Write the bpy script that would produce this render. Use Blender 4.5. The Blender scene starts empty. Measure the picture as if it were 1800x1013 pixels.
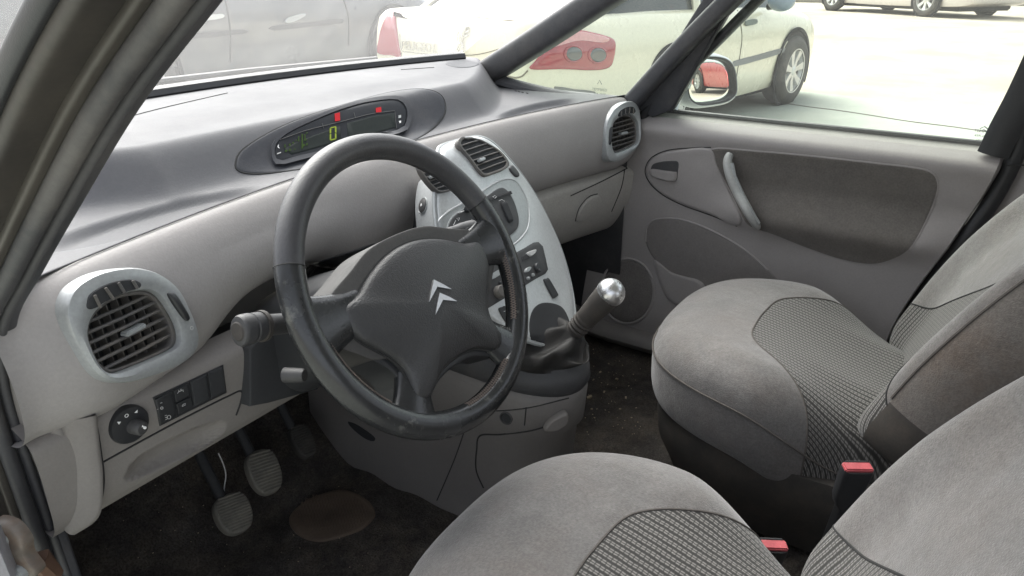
import bpy, bmesh, math, random
from mathutils import Vector
from mathutils.bvhtree import BVHTree
random.seed(7)
rad = math.radians
S = bpy.context.scene
COL = S.collection
V3 = Vector

# ------------------------------------------------------------------ camera model
CP = V3((-.967, -.541, 1.32)); YAW = .5825; PIT = .4173; FPX = 1258.0
Fv = V3((math.cos(YAW)*math.cos(PIT), math.sin(YAW)*math.cos(PIT), -math.sin(PIT)))
Rv = V3((math.sin(YAW), -math.cos(YAW), 0)); Uv = Rv.cross(Fv)
def ray(px, py): return Fv + Rv*((px-900)/FPX) + Uv*((506.5-py)/FPX)
def hit(px, py, o, n):
    d = ray(px, py); return CP + d*((o-CP).dot(n)/d.dot(n))
def hx(px, py, x): return hit(px, py, V3((x,0,0)), V3((1,0,0)))
def hy(px, py, y): return hit(px, py, V3((0,y,0)), V3((0,1,0)))
def hz(px, py, z): return hit(px, py, V3((0,0,z)), V3((0,0,1)))

# ------------------------------------------------------------------ materials
def new_mat(name):
    m = bpy.data.materials.new(name); m.use_nodes = True
    nt = m.node_tree; nt.nodes.clear()
    out = nt.nodes.new('ShaderNodeOutputMaterial')
    return m, nt, out
def N(nt, t, **kw):
    n = nt.nodes.new(t)
    for k, v in kw.items():
        if k.startswith('_'): setattr(n, k[1:], v)
        else:
            key = k.replace('__', ' ')
            n.inputs[key].default_value = v
    return n
def L(nt, a, ao, b, bi): nt.links.new(a.outputs[ao], b.inputs[bi])
def rgba(c): return (c[0], c[1], c[2], 1)
def surf(name, col, rough=.55, bump=.15, bscale=900., var=.12, vscale=9., metal=0., spec=.5, sheen=0., coat=0., dust=0., dustcol=(.34,.31,.27), dscale=3.5, bdist=.0006, wear=0., wearcol=(.3,.27,.2), wscale=30., grain=.07, pucker=0.):
    """plastic, leather, cloth or paint with uneven colour, grain and dust of its own"""
    m, nt, out = new_mat(name)
    p = N(nt, 'ShaderNodeBsdfPrincipled', Roughness=rough, Metallic=metal)
    p.inputs['Specular IOR Level'].default_value = spec
    p.inputs['Sheen Weight'].default_value = sheen
    p.inputs['Coat Weight'].default_value = coat
    tc = N(nt, 'ShaderNodeTexCoord')
    n1 = N(nt, 'ShaderNodeTexNoise', Scale=vscale, Detail=6., Roughness=.65); L(nt, tc, 'Object', n1, 'Vector')
    r1 = N(nt, 'ShaderNodeMapRange'); r1.inputs[1].default_value = .3; r1.inputs[2].default_value = .7
    r1.inputs[3].default_value = 1-var; r1.inputs[4].default_value = 1+var; L(nt, n1, 0, r1, 0)
    mu = N(nt, 'ShaderNodeMix', _data_type='RGBA', _blend_type='MULTIPLY'); mu.inputs[0].default_value = 1.
    mu.inputs[6].default_value = rgba(col)
    cc = N(nt, 'ShaderNodeCombineColor')
    for i in range(3): L(nt, r1, 0, cc, i)
    L(nt, cc, 0, mu, 7)
    last = (mu, 2)
    def over(fac_node, fac_out, c):
        nonlocal last
        mx = N(nt, 'ShaderNodeMix', _data_type='RGBA'); L(nt, fac_node, fac_out, mx, 0)
        L(nt, last[0], last[1], mx, 6); mx.inputs[7].default_value = rgba(c); last = (mx, 2)
    if dust > 0:
        n2 = N(nt, 'ShaderNodeTexNoise', Scale=dscale, Detail=9., Roughness=.75); L(nt, tc, 'Object', n2, 'Vector')
        r2 = N(nt, 'ShaderNodeMapRange'); r2.inputs[1].default_value = .45; r2.inputs[2].default_value = .75
        r2.inputs[3].default_value = 0; r2.inputs[4].default_value = dust; L(nt, n2, 0, r2, 0)
        over(r2, 0, dustcol)
    if wear > 0:
        n3 = N(nt, 'ShaderNodeTexNoise', Scale=wscale, Detail=5., Roughness=.7); L(nt, tc, 'Object', n3, 'Vector')
        r3 = N(nt, 'ShaderNodeMapRange'); r3.inputs[1].default_value = .62; r3.inputs[2].default_value = .7
        r3.inputs[3].default_value = 0; r3.inputs[4].default_value = wear; L(nt, n3, 0, r3, 0)
        over(r3, 0, wearcol)
    n4 = N(nt, 'ShaderNodeTexNoise', Scale=260., Detail=2.); L(nt, tc, 'Object', n4, 'Vector')      # fine speckle of the grain
    n5 = N(nt, 'ShaderNodeTexNoise', Scale=38., Detail=4., Roughness=.7); L(nt, tc, 'Object', n5, 'Vector')  # smudges
    for nn_, am in ((n4, grain), (n5, grain*.6)):
        r4 = N(nt, 'ShaderNodeMapRange'); r4.inputs[1].default_value = .3; r4.inputs[2].default_value = .7; r4.inputs[3].default_value = 1-am; r4.inputs[4].default_value = 1+am; L(nt, nn_, 0, r4, 0)
        c4 = N(nt, 'ShaderNodeCombineColor')
        for i in range(3): L(nt, r4, 0, c4, i)
        m4 = N(nt, 'ShaderNodeMix', _data_type='RGBA', _blend_type='MULTIPLY'); m4.inputs[0].default_value = 1.; L(nt, last[0], last[1], m4, 6); L(nt, c4, 0, m4, 7); last = (m4, 2)
    L(nt, last[0], last[1], p, 'Base Color')
    rr = N(nt, 'ShaderNodeMapRange'); rr.inputs[1].default_value = .3; rr.inputs[2].default_value = .7
    rr.inputs[3].default_value = max(.02, rough-.07); rr.inputs[4].default_value = min(1, rough+.07); L(nt, n1, 0, rr, 0); L(nt, rr, 0, p, 'Roughness')
    if bump > 0:
        nb = N(nt, 'ShaderNodeTexNoise', Scale=bscale, Detail=2.); L(nt, tc, 'Object', nb, 'Vector')
        b = N(nt, 'ShaderNodeBump', Strength=bump, Distance=bdist); L(nt, nb, 0, b, 'Height'); L(nt, b, 0, p, 'Normal')
    if pucker > 0 and bump > 0:
        n6 = N(nt, 'ShaderNodeTexNoise', Scale=13., Detail=3.); L(nt, tc, 'Object', n6, 'Vector')
        b2 = N(nt, 'ShaderNodeBump', Strength=pucker, Distance=.012); L(nt, n6, 0, b2, 'Height'); L(nt, b2, 0, b, 'Normal')
    L(nt, p, 0, out, 0)
    return m
def emit_mat(name, col, s):
    m, nt, out = new_mat(name)
    e = N(nt, 'ShaderNodeEmission', Color=rgba(col), Strength=s); L(nt, e, 0, out, 0); return m
def glass_mat(name, tint=(.86,.95,.88), dirt=0., dirtcol=(.8,.8,.78), scale=5., streak=False):
    """thin pane: clear through, mirror at grazing angles, with a film of dust on it"""
    m, nt, out = new_mat(name)
    t = N(nt, 'ShaderNodeBsdfTransparent', Color=rgba(tint))
    g = N(nt, 'ShaderNodeBsdfGlossy', Roughness=.03)
    lw = N(nt, 'ShaderNodeLayerWeight', Blend=.5)
    pw = nt.nodes.new('ShaderNodeMath'); pw.operation = 'POWER'; L(nt, lw, 1, pw, 0); pw.inputs[1].default_value = 5.
    fr = nt.nodes.new('ShaderNodeMapRange'); fr.inputs[3].default_value = .045; fr.inputs[4].default_value = .9; L(nt, pw, 0, fr, 0)
    mx = N(nt, 'ShaderNodeMixShader'); L(nt, fr, 0, mx, 0); L(nt, t, 0, mx, 1); L(nt, g, 0, mx, 2)
    last = mx
    if dirt > 0:
        tc = N(nt, 'ShaderNodeTexCoord'); mp = N(nt, 'ShaderNodeMapping')
        if streak: mp.inputs['Scale'].default_value = (1., .25, .25)
        L(nt, tc, 'Object', mp, 'Vector')
        n = N(nt, 'ShaderNodeTexNoise', Scale=scale, Detail=8., Roughness=.7); L(nt, mp, 0, n, 'Vector')
        r = N(nt, 'ShaderNodeMapRange'); r.inputs[1].default_value = .3; r.inputs[2].default_value = .75
        r.inputs[3].default_value = dirt*.7; r.inputs[4].default_value = min(1, dirt*1.4); L(nt, n, 0, r, 0)
        d = N(nt, 'ShaderNodeBsdfDiffuse', Color=rgba(dirtcol)); tl = N(nt, 'ShaderNodeBsdfTranslucent', Color=rgba(dirtcol))
        dm = N(nt, 'ShaderNodeMixShader'); dm.inputs[0].default_value = .6; L(nt, d, 0, dm, 1); L(nt, tl, 0, dm, 2)
        m2 = N(nt, 'ShaderNodeMixShader'); L(nt, r, 0, m2, 0); L(nt, mx, 0, m2, 1); L(nt, dm, 0, m2, 2); last = m2
    L(nt, last, 0, out, 0); return m
def weave_mat(name, dark=(.034,.033,.031), light=(.2,.19,.178), pu=.0098, pv=.0062):
    """ribbed seat cloth: pale dashed ribs along V between dark grooves (UV in metres)"""
    m, nt, out = new_mat(name)
    p = N(nt, 'ShaderNodeBsdfPrincipled', Roughness=.9); p.inputs['Sheen Weight'].default_value = .2
    p.inputs['Specular IOR Level'].default_value = .2
    uv = N(nt, 'ShaderNodeUVMap'); sp = N(nt, 'ShaderNodeSeparateXYZ'); L(nt, uv, 0, sp, 0)
    nz = N(nt, 'ShaderNodeTexNoise', Scale=60., Detail=2.); L(nt, uv, 0, nz, 'Vector')
    def M(op, a, b=None, c=None):
        n = nt.nodes.new('ShaderNodeMath'); n.operation = op
        for i, x in enumerate((a, b, c)):
            if x is None: continue
            if isinstance(x, tuple): nt.links.new(x[0].outputs[x[1]], n.inputs[i])
            else: n.inputs[i].default_value = x
        return (n, 0)
    wob = M('MULTIPLY', (nz, 0), .25)
    u = M('ADD', M('DIVIDE', (sp, 0), pu), wob)
    fu = M('FRACT', u); cell = M('FLOOR', u)
    du = M('ABSOLUTE', M('SUBTRACT', fu, .5))            # 0 on the rib's crest, .5 in the groove
    v = M('ADD', M('DIVIDE', (sp, 1), pv), M('MULTIPLY', cell, .5))
    fv = M('FRACT', v); dv = M('ABSOLUTE', M('SUBTRACT', fv, .5))
    def mr(src, lo, hi, olo=0., ohi=1.):
        n = nt.nodes.new('ShaderNodeMapRange'); n.interpolation_type = 'SMOOTHSTEP'
        n.inputs[1].default_value = lo; n.inputs[2].default_value = hi; n.inputs[3].default_value = olo; n.inputs[4].default_value = ohi
        nt.links.new(src[0].outputs[src[1]], n.inputs[0]); return (n, 0)
    th = M('ABSOLUTE', M('SUBTRACT', du, .17))           # two threads either side of the crest
    thread = mr(th, .13, .06)
    groove = mr(du, .40, .33)                             # 0 in the groove
    dash = mr(dv, .42, .3, .35, 1.)
    h = M('MULTIPLY', M('ADD', M('MULTIPLY', thread, .8), .16), M('MULTIPLY', groove, dash))
    mx = N(nt, 'ShaderNodeMix', _data_type='RGBA'); mx.inputs[6].default_value = rgba(dark); mx.inputs[7].default_value = rgba(light)
    nt.links.new(h[0].outputs[0], mx.inputs[0])
    L(nt, mx, 2, p, 'Base Color')
    b = N(nt, 'ShaderNodeBump', Strength=.7, Distance=.0015); nt.links.new(h[0].outputs[0], b.inputs['Height']); L(nt, b, 0, p, 'Normal')
    L(nt, p, 0, out, 0); return m

# ------------------------------------------------------------------ mesh helpers
def smooth(pts, n=8, closed=True):
    """Catmull-Rom through the points"""
    P = [tuple(p) for p in pts]; out = []; k = len(P); dim = len(P[0])
    for i in range(k if closed else k-1):
        if closed: a, b, c, d = P[(i-1) % k], P[i], P[(i+1) % k], P[(i+2) % k]
        else: a, b, c, d = P[max(i-1, 0)], P[i], P[i+1], P[min(i+2, k-1)]
        for j in range(n):
            t = j/n
            out.append(tuple(.5*(2*b[q]+(c[q]-a[q])*t+(2*a[q]-5*b[q]+4*c[q]-d[q])*t*t+(3*b[q]-a[q]-3*c[q]+d[q])*t**3) for q in range(dim)))
    if not closed: out.append(P[-1])
    return out
def lerp(a, b, t): return a+(b-a)*t
def sstep(a, b, x):
    t = max(0., min(1., (x-a)/(b-a))); return t*t*(3-2*t)
def interp(tab, x):
    if x <= tab[0][0]: return tab[0][1]
    for (a, va), (b, vb) in zip(tab, tab[1:]):
        if x <= b: return va+(vb-va)*(x-a)/(b-a)
    return tab[-1][1]
class MB:
    def __init__(s): s.v = []; s.f = []; s.uv = []
    def add(s, vf):
        o = len(s.v); s.v += [V3(p) for p in vf[0]]; s.f += [tuple(i+o for i in f) for f in vf[1]]
        s.uv += list(vf[2]) if len(vf) > 2 else [(p[0], p[1]) for p in vf[0]]
        return s
def world_loc(o):
    l = V3((0, 0, 0))
    while o: l += V3(o.location); o = o.parent
    return l
def mk(name, vf, mat, parent=None, flat=False, loc=None, sharp=38):
    if isinstance(vf, MB): vf = (vf.v, vf.f, vf.uv)
    V = [V3(p) for p in vf[0]]
    base = world_loc(parent) if parent else V3(loc if loc is not None else (0, 0, 0))
    me = bpy.data.meshes.new(name)
    me.from_pydata([p-base for p in V], [], vf[1])
    if len(vf) > 2:
        ul = me.uv_layers.new(name='UVMap')
        for lp in me.loops: ul.data[lp.index].uv = vf[2][lp.vertex_index]
    bm = bmesh.new(); bm.from_mesh(me)
    bmesh.ops.recalc_face_normals(bm, faces=bm.faces)
    if not flat:
        for f in bm.faces: f.smooth = True
        for e in bm.edges:
            if len(e.link_faces) == 2 and e.calc_face_angle(0) > rad(sharp): e.smooth = False
    bm.to_mesh(me); bm.free()
    me.materials.append(mat)
    o = bpy.data.objects.new(name, me); COL.objects.link(o)
    if parent: o.parent = parent
    elif loc is not None: o.location = loc
    return o
def tag(o, label=None, cat=None, group=None, kind=None):
    if label: o['label'] = label
    if cat: o['category'] = cat
    if group: o['group'] = group
    if kind: o['kind'] = kind
    return o
def thing(name, label, cat, loc=(0, 0, 0), group=None):
    o = bpy.data.objects.new(name, None); o.empty_display_size = .05
    COL.objects.link(o); o.location = loc
    return tag(o, label, cat, group, 'thing')
def loft(rings, closed=True, cap=True, wrap=False):
    V = []; F = []; n = len(rings[0])
    for r in rings: V += [V3(p) for p in r]
    m = len(rings)
    for i in range(m if wrap else m-1):
        i2 = (i+1) % m
        for j in range(n if closed else n-1):
            k = (j+1) % n
            F.append((i*n+j, i*n+k, i2*n+k, i2*n+j))
    if cap and closed and not wrap:
        F.append(tuple(range(n))); F.append(tuple((m-1)*n+j for j in range(n)))
    return V, F
def tube(path, r, n=10, closed=False, flat=1., up=None, cap=True):
    """round (or flattened) bar along a path"""
    P = [V3(p) for p in path]; m = len(P); rings = []
    nrm = None
    for i in range(m):
        if closed: t = P[(i+1) % m]-P[i-1]
        else: t = P[min(i+1, m-1)]-P[max(i-1, 0)]
        if t.length < 1e-9: t = V3((0, 0, 1))
        t.normalize()
        if up is not None: a = V3(up); nrm = (a-t*a.dot(t)).normalized()
        elif nrm is None:
            a = V3((0, 0, 1)) if abs(t.z) < .9 else V3((1, 0, 0)); nrm = (a-t*a.dot(t)).normalized()
        else:
            nrm = (nrm-t*nrm.dot(t)); nrm.normalize()
        b = t.cross(nrm); rr = r(i/max(1, m-1)) if callable(r) else r
        rings.append([P[i]+nrm*(math.cos(2*math.pi*k/n)*rr)+b*(math.sin(2*math.pi*k/n)*rr*flat) for k in range(n)])
    return loft(rings, True, cap, closed)
def box(c, sx, sy, sz, ex=V3((1,0,0)), ey=V3((0,1,0)), ez=V3((0,0,1)), bev=0.):
    """box with bevelled edges"""
    mb = bmesh.new(); bmesh.ops.create_cube(mb, size=1)
    for v in mb.verts: v.co = V3((v.co.x*sx, v.co.y*sy, v.co.z*sz))
    if bev > 0: bmesh.ops.bevel(mb, geom=mb.edges[:], offset=min(bev, .45*min(sx, sy, sz)), segments=2, affect='EDGES')
    mb.verts.index_update()
    c = V3(c); V = [c+ex*v.co.x+ey*v.co.y+ez*v.co.z for v in mb.verts]; F = [tuple(v.index for v in f.verts) for f in mb.faces]
    mb.free(); return V, F
def lathe(prof, o, ax, n=28, sx=1., ref=None, cap=True):
    """profile (r, h) turned round the axis"""
    o = V3(o); ax = V3(ax).normalized(); a = V3(ref) if ref else (V3((0, 0, 1)) if abs(ax.z) < .9 else V3((1, 0, 0)))
    e1 = (a-ax*a.dot(ax)).normalized(); e2 = ax.cross(e1)
    return loft([[o+ax*h+e1*(math.cos(2*math.pi*k/n)*r)+e2*(math.sin(2*math.pi*k/n)*r*sx) for k in range(n)] for r, h in prof], True, cap)
def ellipsoid(c, e1, e2, e3, n=20, m=12):
    c = V3(c); rings = []
    for i in range(m+1):
        a = math.pi*(i+.02)/(m+.04); rings.append([c+V3(e3)*math.cos(a)+V3(e1)*(math.sin(a)*math.cos(2*math.pi*k/n))+V3(e2)*(math.sin(a)*math.sin(2*math.pi*k/n)) for k in range(n)])
    return loft(rings)
def fnormal(f, a, b, h):
    p = f(a, b); u = f(a+h, b)-f(a-h, b); v = f(a, b+h)-f(a, b-h); n = u.cross(v)
    if n.length < 1e-12: n = CP-p
    n.normalize()
    return n if n.dot(CP-p) > 0 else -n
def plane_fn(o, ex, ey):
    o = V3(o); ex = V3(ex); ey = V3(ey)
    return lambda a, b: o+ex*a+ey*b
def centre(out): return (sum(p[0] for p in out)/len(out), sum(p[1] for p in out)/len(out))
def patch(out, f, off=.002, depth=.01, edge=.12, rings=5, dome=0., h=None, c=None, nrm=None, back=False):
    """raised (or domed) plate that follows the surface f inside a star-shaped outline"""
    c = c or centre(out); sz = max(abs(p[0]-c[0])+abs(p[1]-c[1]) for p in out); h = h or sz*.02
    k = len(out); lv = [(i/rings*(1-edge), 0.) for i in range(1, rings+1)] + [(1-edge*.5, .15), (1-edge*.12, .5), (1., 1.)]
    V = []; F = []; UV = []
    n0 = nrm or fnormal(f, c[0], c[1], h)
    V.append(f(*c)+n0*(off+dome)); UV.append(c)
    eh = min(off+.0005, depth) if depth < off else off
    for (r, dr) in lv:
        for p in out:
            a, b = c[0]+(p[0]-c[0])*r, c[1]+(p[1]-c[1])*r
            nn = nrm or fnormal(f, a, b, h)
            V.append(f(a, b)+nn*(off-dr*min(depth, max(off, .0015))*.8+dome*(1-r*r)))
            UV.append((a, b))
    for p in out:
        nn = nrm or fnormal(f, p[0], p[1], h)
        V.append(f(*p)+nn*(off-depth)); UV.append(p)
    m = len(lv)
    for j in range(k): F.append((0, 1+j, 1+(j+1) % k))
    for i in range(m):
        for j in range(k):
            q = (j+1) % k
            F.append((1+i*k+j, 1+(i+1)*k+j, 1+(i+1)*k+q, 1+i*k+q))
    if back: F.append(tuple(1+m*k+j for j in range(k)))
    return V, F, UV
def byangle(out, c, K):
    res = []; n = len(out)
    for q in range(K):
        a = 2*math.pi*q/K; dx, dy = math.cos(a), math.sin(a); best = None
        for i in range(n):
            x1, y1 = out[i][0]-c[0], out[i][1]-c[1]; x2, y2 = out[(i+1) % n][0]-c[0], out[(i+1) % n][1]-c[1]
            den = dx*(y2-y1)-dy*(x2-x1)
            if abs(den) < 1e-14: continue
            t = (x1*(y2-y1)-y1*(x2-x1))/den; s = (x1*dy-y1*dx)/den
            if t > 0 and -1e-6 <= s <= 1+1e-6 and (best is None or t > best): best = t
        best = best or 1e-4
        res.append((c[0]+dx*best, c[1]+dy*best))
    return res
def bezel(outer, inner, f, hgt, r, din, dout, K=72, crown=0., nrm=None, hstep=.002):
    """frame between two outlines, rounded on both edges"""
    c = centre(inner); O = byangle(outer, c, K); I = byangle(inner, c, K); rings = []
    for q in range(K):
        o, i = O[q], I[q]; w = math.hypot(o[0]-i[0], o[1]-i[1]); e = min(.35, r/max(w, 1e-5))
        prof = [(0, -dout), (0, hgt-r), (e*.3, hgt-r*.3), (e, hgt), (.5, hgt+crown), (1-e, hgt), (1-e*.3, hgt-r*.3), (1, hgt-r), (1, -din)]
        nn = nrm or fnormal(f, o[0], o[1], hstep); row = []
        for t, z in prof: row.append(f(lerp(o[0], i[0], t), lerp(o[1], i[1], t))+nn*z)
        rings.append(row)
    return loft(rings, False, False, True)
def span(out, b):
    xs = []; n = len(out)
    for i in range(n):
        (x1, y1), (x2, y2) = out[i], out[(i+1) % n]
        if (y1-b)*(y2-b) < 0: xs.append(x1+(x2-x1)*(b-y1)/(y2-y1))
    return (min(xs), max(xs)) if len(xs) >= 2 else None
def bvh_of(*objs):
    V = []; F = []
    for o in objs:
        l = world_loc(o); k = len(V)
        V += [v.co+l for v in o.data.vertices]; F += [tuple(i+k for i in p.vertices) for p in o.data.polygons]
    return BVHTree.FromPolygons(V, F)
def caster(bvh, fallback=None):
    def f(px, py):
        d = ray(px, py); h = bvh.ray_cast(CP, d.normalized())
        if h[0] is None:
            q = fallback(px, py) if fallback else None
            if q is None:
                q = bvh.find_nearest(CP+d*1.4)[0]
            return q
        return h[0]
    return f
def decal(name, bvh, px, mat, parent, off=.002, depth=.008, edge=.12, n=6, dome=0., rings=5, sm=True):
    return mk(name, patch(smooth(px, n) if sm else px, caster(bvh), off, depth, edge, rings, dome, h=2.), mat, parent)
def on(bvh, pts, n=8, closed=False, lift=.0):
    out = []
    for p in smooth(pts, n, closed):
        q = bvh.ray_cast(CP, ray(*p).normalized())[0]
        if q is None: continue
        out.append(q+(CP-q).normalized()*lift)
    return out
def seam(name, bvh, pts, mat, parent, r=.0012, closed=False, n=8):
    return mk(name, tube(on(bvh, pts, n, closed), r, 6, closed), mat, parent)
def text_vf(txt, size, o, ex, ey, depth=.0004, align='CENTER'):
    cu = bpy.data.curves.new('lettering', 'FONT'); cu.body = txt; cu.size = size; cu.extrude = depth
    cu.align_x = align; cu.align_y = 'CENTER'; cu.resolution_u = 3
    ob = bpy.data.objects.new('lettering', cu); COL.objects.link(ob)
    me = bpy.data.meshes.new_from_object(ob.evaluated_get(bpy.context.evaluated_depsgraph_get()))
    ez = V3(ex).cross(V3(ey)).normalized(); o = V3(o)
    vf = ([o+V3(ex)*v.co.x+V3(ey)*v.co.y+ez*v.co.z for v in me.vertices], [tuple(p.vertices) for p in me.polygons])
    bpy.data.objects.remove(ob); bpy.data.curves.remove(cu); bpy.data.meshes.remove(me)
    return vf
def frame_at(bvh, px, py, lift=.002):
    """point on a surface, its normal and the car's crosswise direction along it"""
    d = ray(px, py).normalized(); p, n, i, _ = bvh.ray_cast(CP, d)
    if n.dot(d) > 0: n = -n
    return p+n*lift, n
def axes(n, a=V3((1, 0, 0))):
    ex = (a-n*a.dot(n)).normalized(); return ex, n.cross(ex)
def circ(c, r, n=24, ry=None): return [(c[0]+r*math.cos(2*math.pi*k/n), c[1]+(ry or r)*math.sin(2*math.pi*k/n)) for k in range(n)]

# ------------------------------------------------------------------ palette
M = {}
M['pad'] = surf('dark_dash_plastic', (.088,.088,.094), .64, .5, 420, .07, 5, dust=.14, dustcol=(.2,.195,.19), dscale=14, spec=.45, grain=.035)
M['taupe'] = surf('taupe_dash_plastic', (.305,.289,.28), .6, .4, 420, .06, 4, dust=.12, dustcol=(.29,.265,.245), spec=.3, grain=.035)
M['lower'] = surf('pale_taupe_plastic', (.2,.186,.174), .58, .4, 420, .06, 4, dust=.12, dustcol=(.18,.16,.14), spec=.35, grain=.035)
M['consolep'] = surf('shaded_console_plastic', (.15,.14,.132), .58, .4, 800, .08, 4, dust=.12, grain=.035)  # same grey as the lower dash, darkened: shade on the console put into the colour
M['silver'] = surf('silver_painted_plastic', (.5,.515,.515), .34, .05, 1500, .03, 6, metal=.35)
M['ventsilver'] = surf('satin_vent_plastic', (.33,.343,.345), .36, .05, 1500, .03, 6, metal=.3)
M['silver2'] = surf('inner_silver_plastic', (.33,.345,.345), .4, .05, 1500, .03, 6, metal=.3)
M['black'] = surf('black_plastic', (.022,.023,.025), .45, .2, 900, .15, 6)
M['blackm'] = surf('matt_black_plastic', (.024,.025,.027), .8, .2, 900, .2, 6)
M['darkgrey'] = surf('dark_grey_plastic', (.04,.04,.042), .55, .2, 900, .12, 6, dust=.15)
M['grille'] = surf('grille_plastic', (.085,.082,.08), .5, .15, 900, .12, 12, dust=.45, dustcol=(.24,.2,.15), dscale=18)
M['leather'] = surf('black_leather', (.026,.027,.028), .36, .5, 420, .2, 10, dust=.1, dustcol=(.12,.11,.1))
M['worn'] = surf('worn_glossy_leather', (.02,.021,.022), .24, .35, 300, .25, 14, wear=.35, wearcol=(.2,.2,.18), wscale=40)
M['pad_hub'] = surf('hub_plastic', (.032,.032,.033), .42, .8, 520, .12, 8, bdist=.001)
M['shell'] = surf('hub_shell_plastic', (.06,.058,.056), .6, .4, 500, .1, 8, spec=.3)
M['chrome'] = surf('brushed_chrome', (.7,.7,.7), .2, 0, 1, .03, 6, metal=1.)
M['emblem'] = surf('emblem_chrome', (.5,.5,.5), .34, 0, 1, .05, 40, metal=.9)
M['knob'] = surf('satin_knob', (.62,.62,.62), .3, 0, 1, .04, 8, metal=.9)
M['stitch'] = surf('stitching_thread', (.1,.08,.068), .8, .2, 900, .3, 50)
M['gaiter'] = surf('gaiter_leather', (.02,.019,.018), .62, .5, 300, .25, 12, dust=.3, dustcol=(.06,.05,.042), dscale=14, spec=.3)
M['boot'] = surf('worn_grip_leather', (.033,.029,.026), .75, .6, 260, .3, 30, dust=.35, dustcol=(.11,.09,.07), dscale=20)
M['cloth'] = surf('grey_seat_cloth', (.122,.116,.112), .95, .7, 500, .13, 11, spec=.15, sheen=.35, dust=.4, dustcol=(.11,.085,.068), dscale=6, bdist=.0012, grain=.14, pucker=.5)
M['cloth_b'] = surf('stained_seat_cloth', (.125,.113,.103), .95, .7, 500, .14, 9, spec=.15, sheen=.3, dust=.75, dustcol=(.105,.068,.045), dscale=4, bdist=.0012, grain=.14, pucker=.5)
M['doorcloth'] = surf('charcoal_door_cloth', (.125,.115,.106), .95, .6, 500, .14, 8, spec=.15, sheen=.25, dust=.4, dustcol=(.12,.105,.088), dscale=6, grain=.12)
M['door'] = surf('taupe_door_plastic', (.29,.272,.264), .55, .4, 420, .05, 4, dust=.12, dustcol=(.19,.17,.15), spec=.35, grain=.035)
M['carpet'] = surf('dark_carpet', (.052,.047,.043), 1., 1., 300, .4, 14, spec=.1, dust=.7, dustcol=(.13,.108,.085), dscale=9, grain=.3, bdist=.004)
M['rubber'] = surf('rubber_seal', (.05,.05,.054), .6, .2, 500, .15, 10, dust=.3, dustcol=(.12,.11,.1))
M['seal'] = surf('grey_rubber_seal', (.036,.036,.039), .55, .2, 500, .15, 10, dust=.3)
M['trim'] = surf('pillar_trim', (.043,.044,.05), .55, .2, 700, .08, 6, dust=.2)
M['body'] = surf('bronze_body_paint', (.17,.135,.085), .3, 0, 1, .1, 10, metal=.4, coat=.3, dust=.5, dustcol=(.12,.105,.085), dscale=9)
M['jamb'] = surf('dusty_jamb_paint', (.045,.041,.037), .45, .05, 400, .15, 10, metal=.2, dust=.6, dustcol=(.085,.074,.06), dscale=10)
M['padrub'] = surf('worn_pedal_rubber', (.15,.142,.12), .75, .4, 300, .25, 25, dust=.5, dustcol=(.2,.18,.14), dscale=16)
M['heel'] = surf('brown_heel_pad', (.1,.072,.052), .8, .3, 300, .2, 20, dust=.3, dustcol=(.1,.08,.06))
M['seamd'] = surf('dark_gap', (.02,.02,.02), .9, 0, 1, .05, 5)
M['piping'] = surf('seam_piping', (.075,.067,.06), .9, .3, 900, .15, 40)
M['glove'] = surf('glovebox_plastic', (.37,.355,.33), .55, .3, 420, .06, 4, dust=.15, spec=.35)
M['pocket'] = surf('door_pocket_plastic', (.195,.182,.174), .65, .4, 420, .05, 4, dust=.2, dustcol=(.13,.115,.1), spec=.3)
M['pull'] = surf('pull_handle_plastic', (.34,.345,.335), .4, .2, 500, .05, 6, dust=.15)
M['brownjamb'] = surf('dull_bronze_paint', (.06,.055,.047), .45, .05, 400, .15, 10, metal=.2, dust=.5, dustcol=(.085,.075,.062), dscale=10)
M['weave'] = weave_mat('ribbed_seat_cloth')
M['white'] = surf('white_print', (.75,.75,.74), .6, 0, 1, .02, 6)
M['greyprint'] = surf('grey_print', (.45,.45,.44), .6, 0, 1, .02, 6)
M['screen'] = surf('display_window', (.022,.024,.028), .5, 0, 1, .05, 6, spec=.12)
M['lcd'] = surf('display_lcd', (.018,.023,.021), .5, 0, 1, .05, 6, spec=.12)
M['red_lamp'] = emit_mat('red_warning_lamp', (1., .08, .095), .14)
M['green_digit'] = emit_mat('green_digit', (.55, .7, .12), .13)
M['dimgreen'] = emit_mat('dim_green_segment', (.12, .2, .07), .12)
M['buckle'] = surf('red_buckle', (.4,.08,.09), .4, 0, 1, .15, 40, wear=.5, wearcol=(.7,.5,.5), wscale=120)
M['screenglass'] = glass_mat('dusty_windscreen', (.93,.95,.945), .16, (.82,.82,.8), 3.2, True)
M['glass'] = glass_mat('tinted_side_glass', (.86,.93,.86), .05, (.8,.8,.75), 4.)
M['mirror'], nt_m, o_m = new_mat('mirror_glass')
L(nt_m, N(nt_m, 'ShaderNodeBsdfGlossy', Color=(.86, .89, .86, 1), Roughness=.0), 0, o_m, 0)
def prism(pts, n, depth):
    k = len(pts); c = sum((V3(p) for p in pts), V3())/k; n = V3(n); V = [c+n*.004]+[V3(p)+(c-V3(p))*.12+n*.003 for p in pts]+[V3(p) for p in pts]+[V3(p)-n*depth for p in pts]
    F = [(0, 1+j, 1+(j+1) % k) for j in range(k)]
    for q in range(2): F += [(1+q*k+j, 1+(q+1)*k+j, 1+(q+1)*k+(j+1) % k, 1+q*k+(j+1) % k) for j in range(k)]
    return V, F
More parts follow.
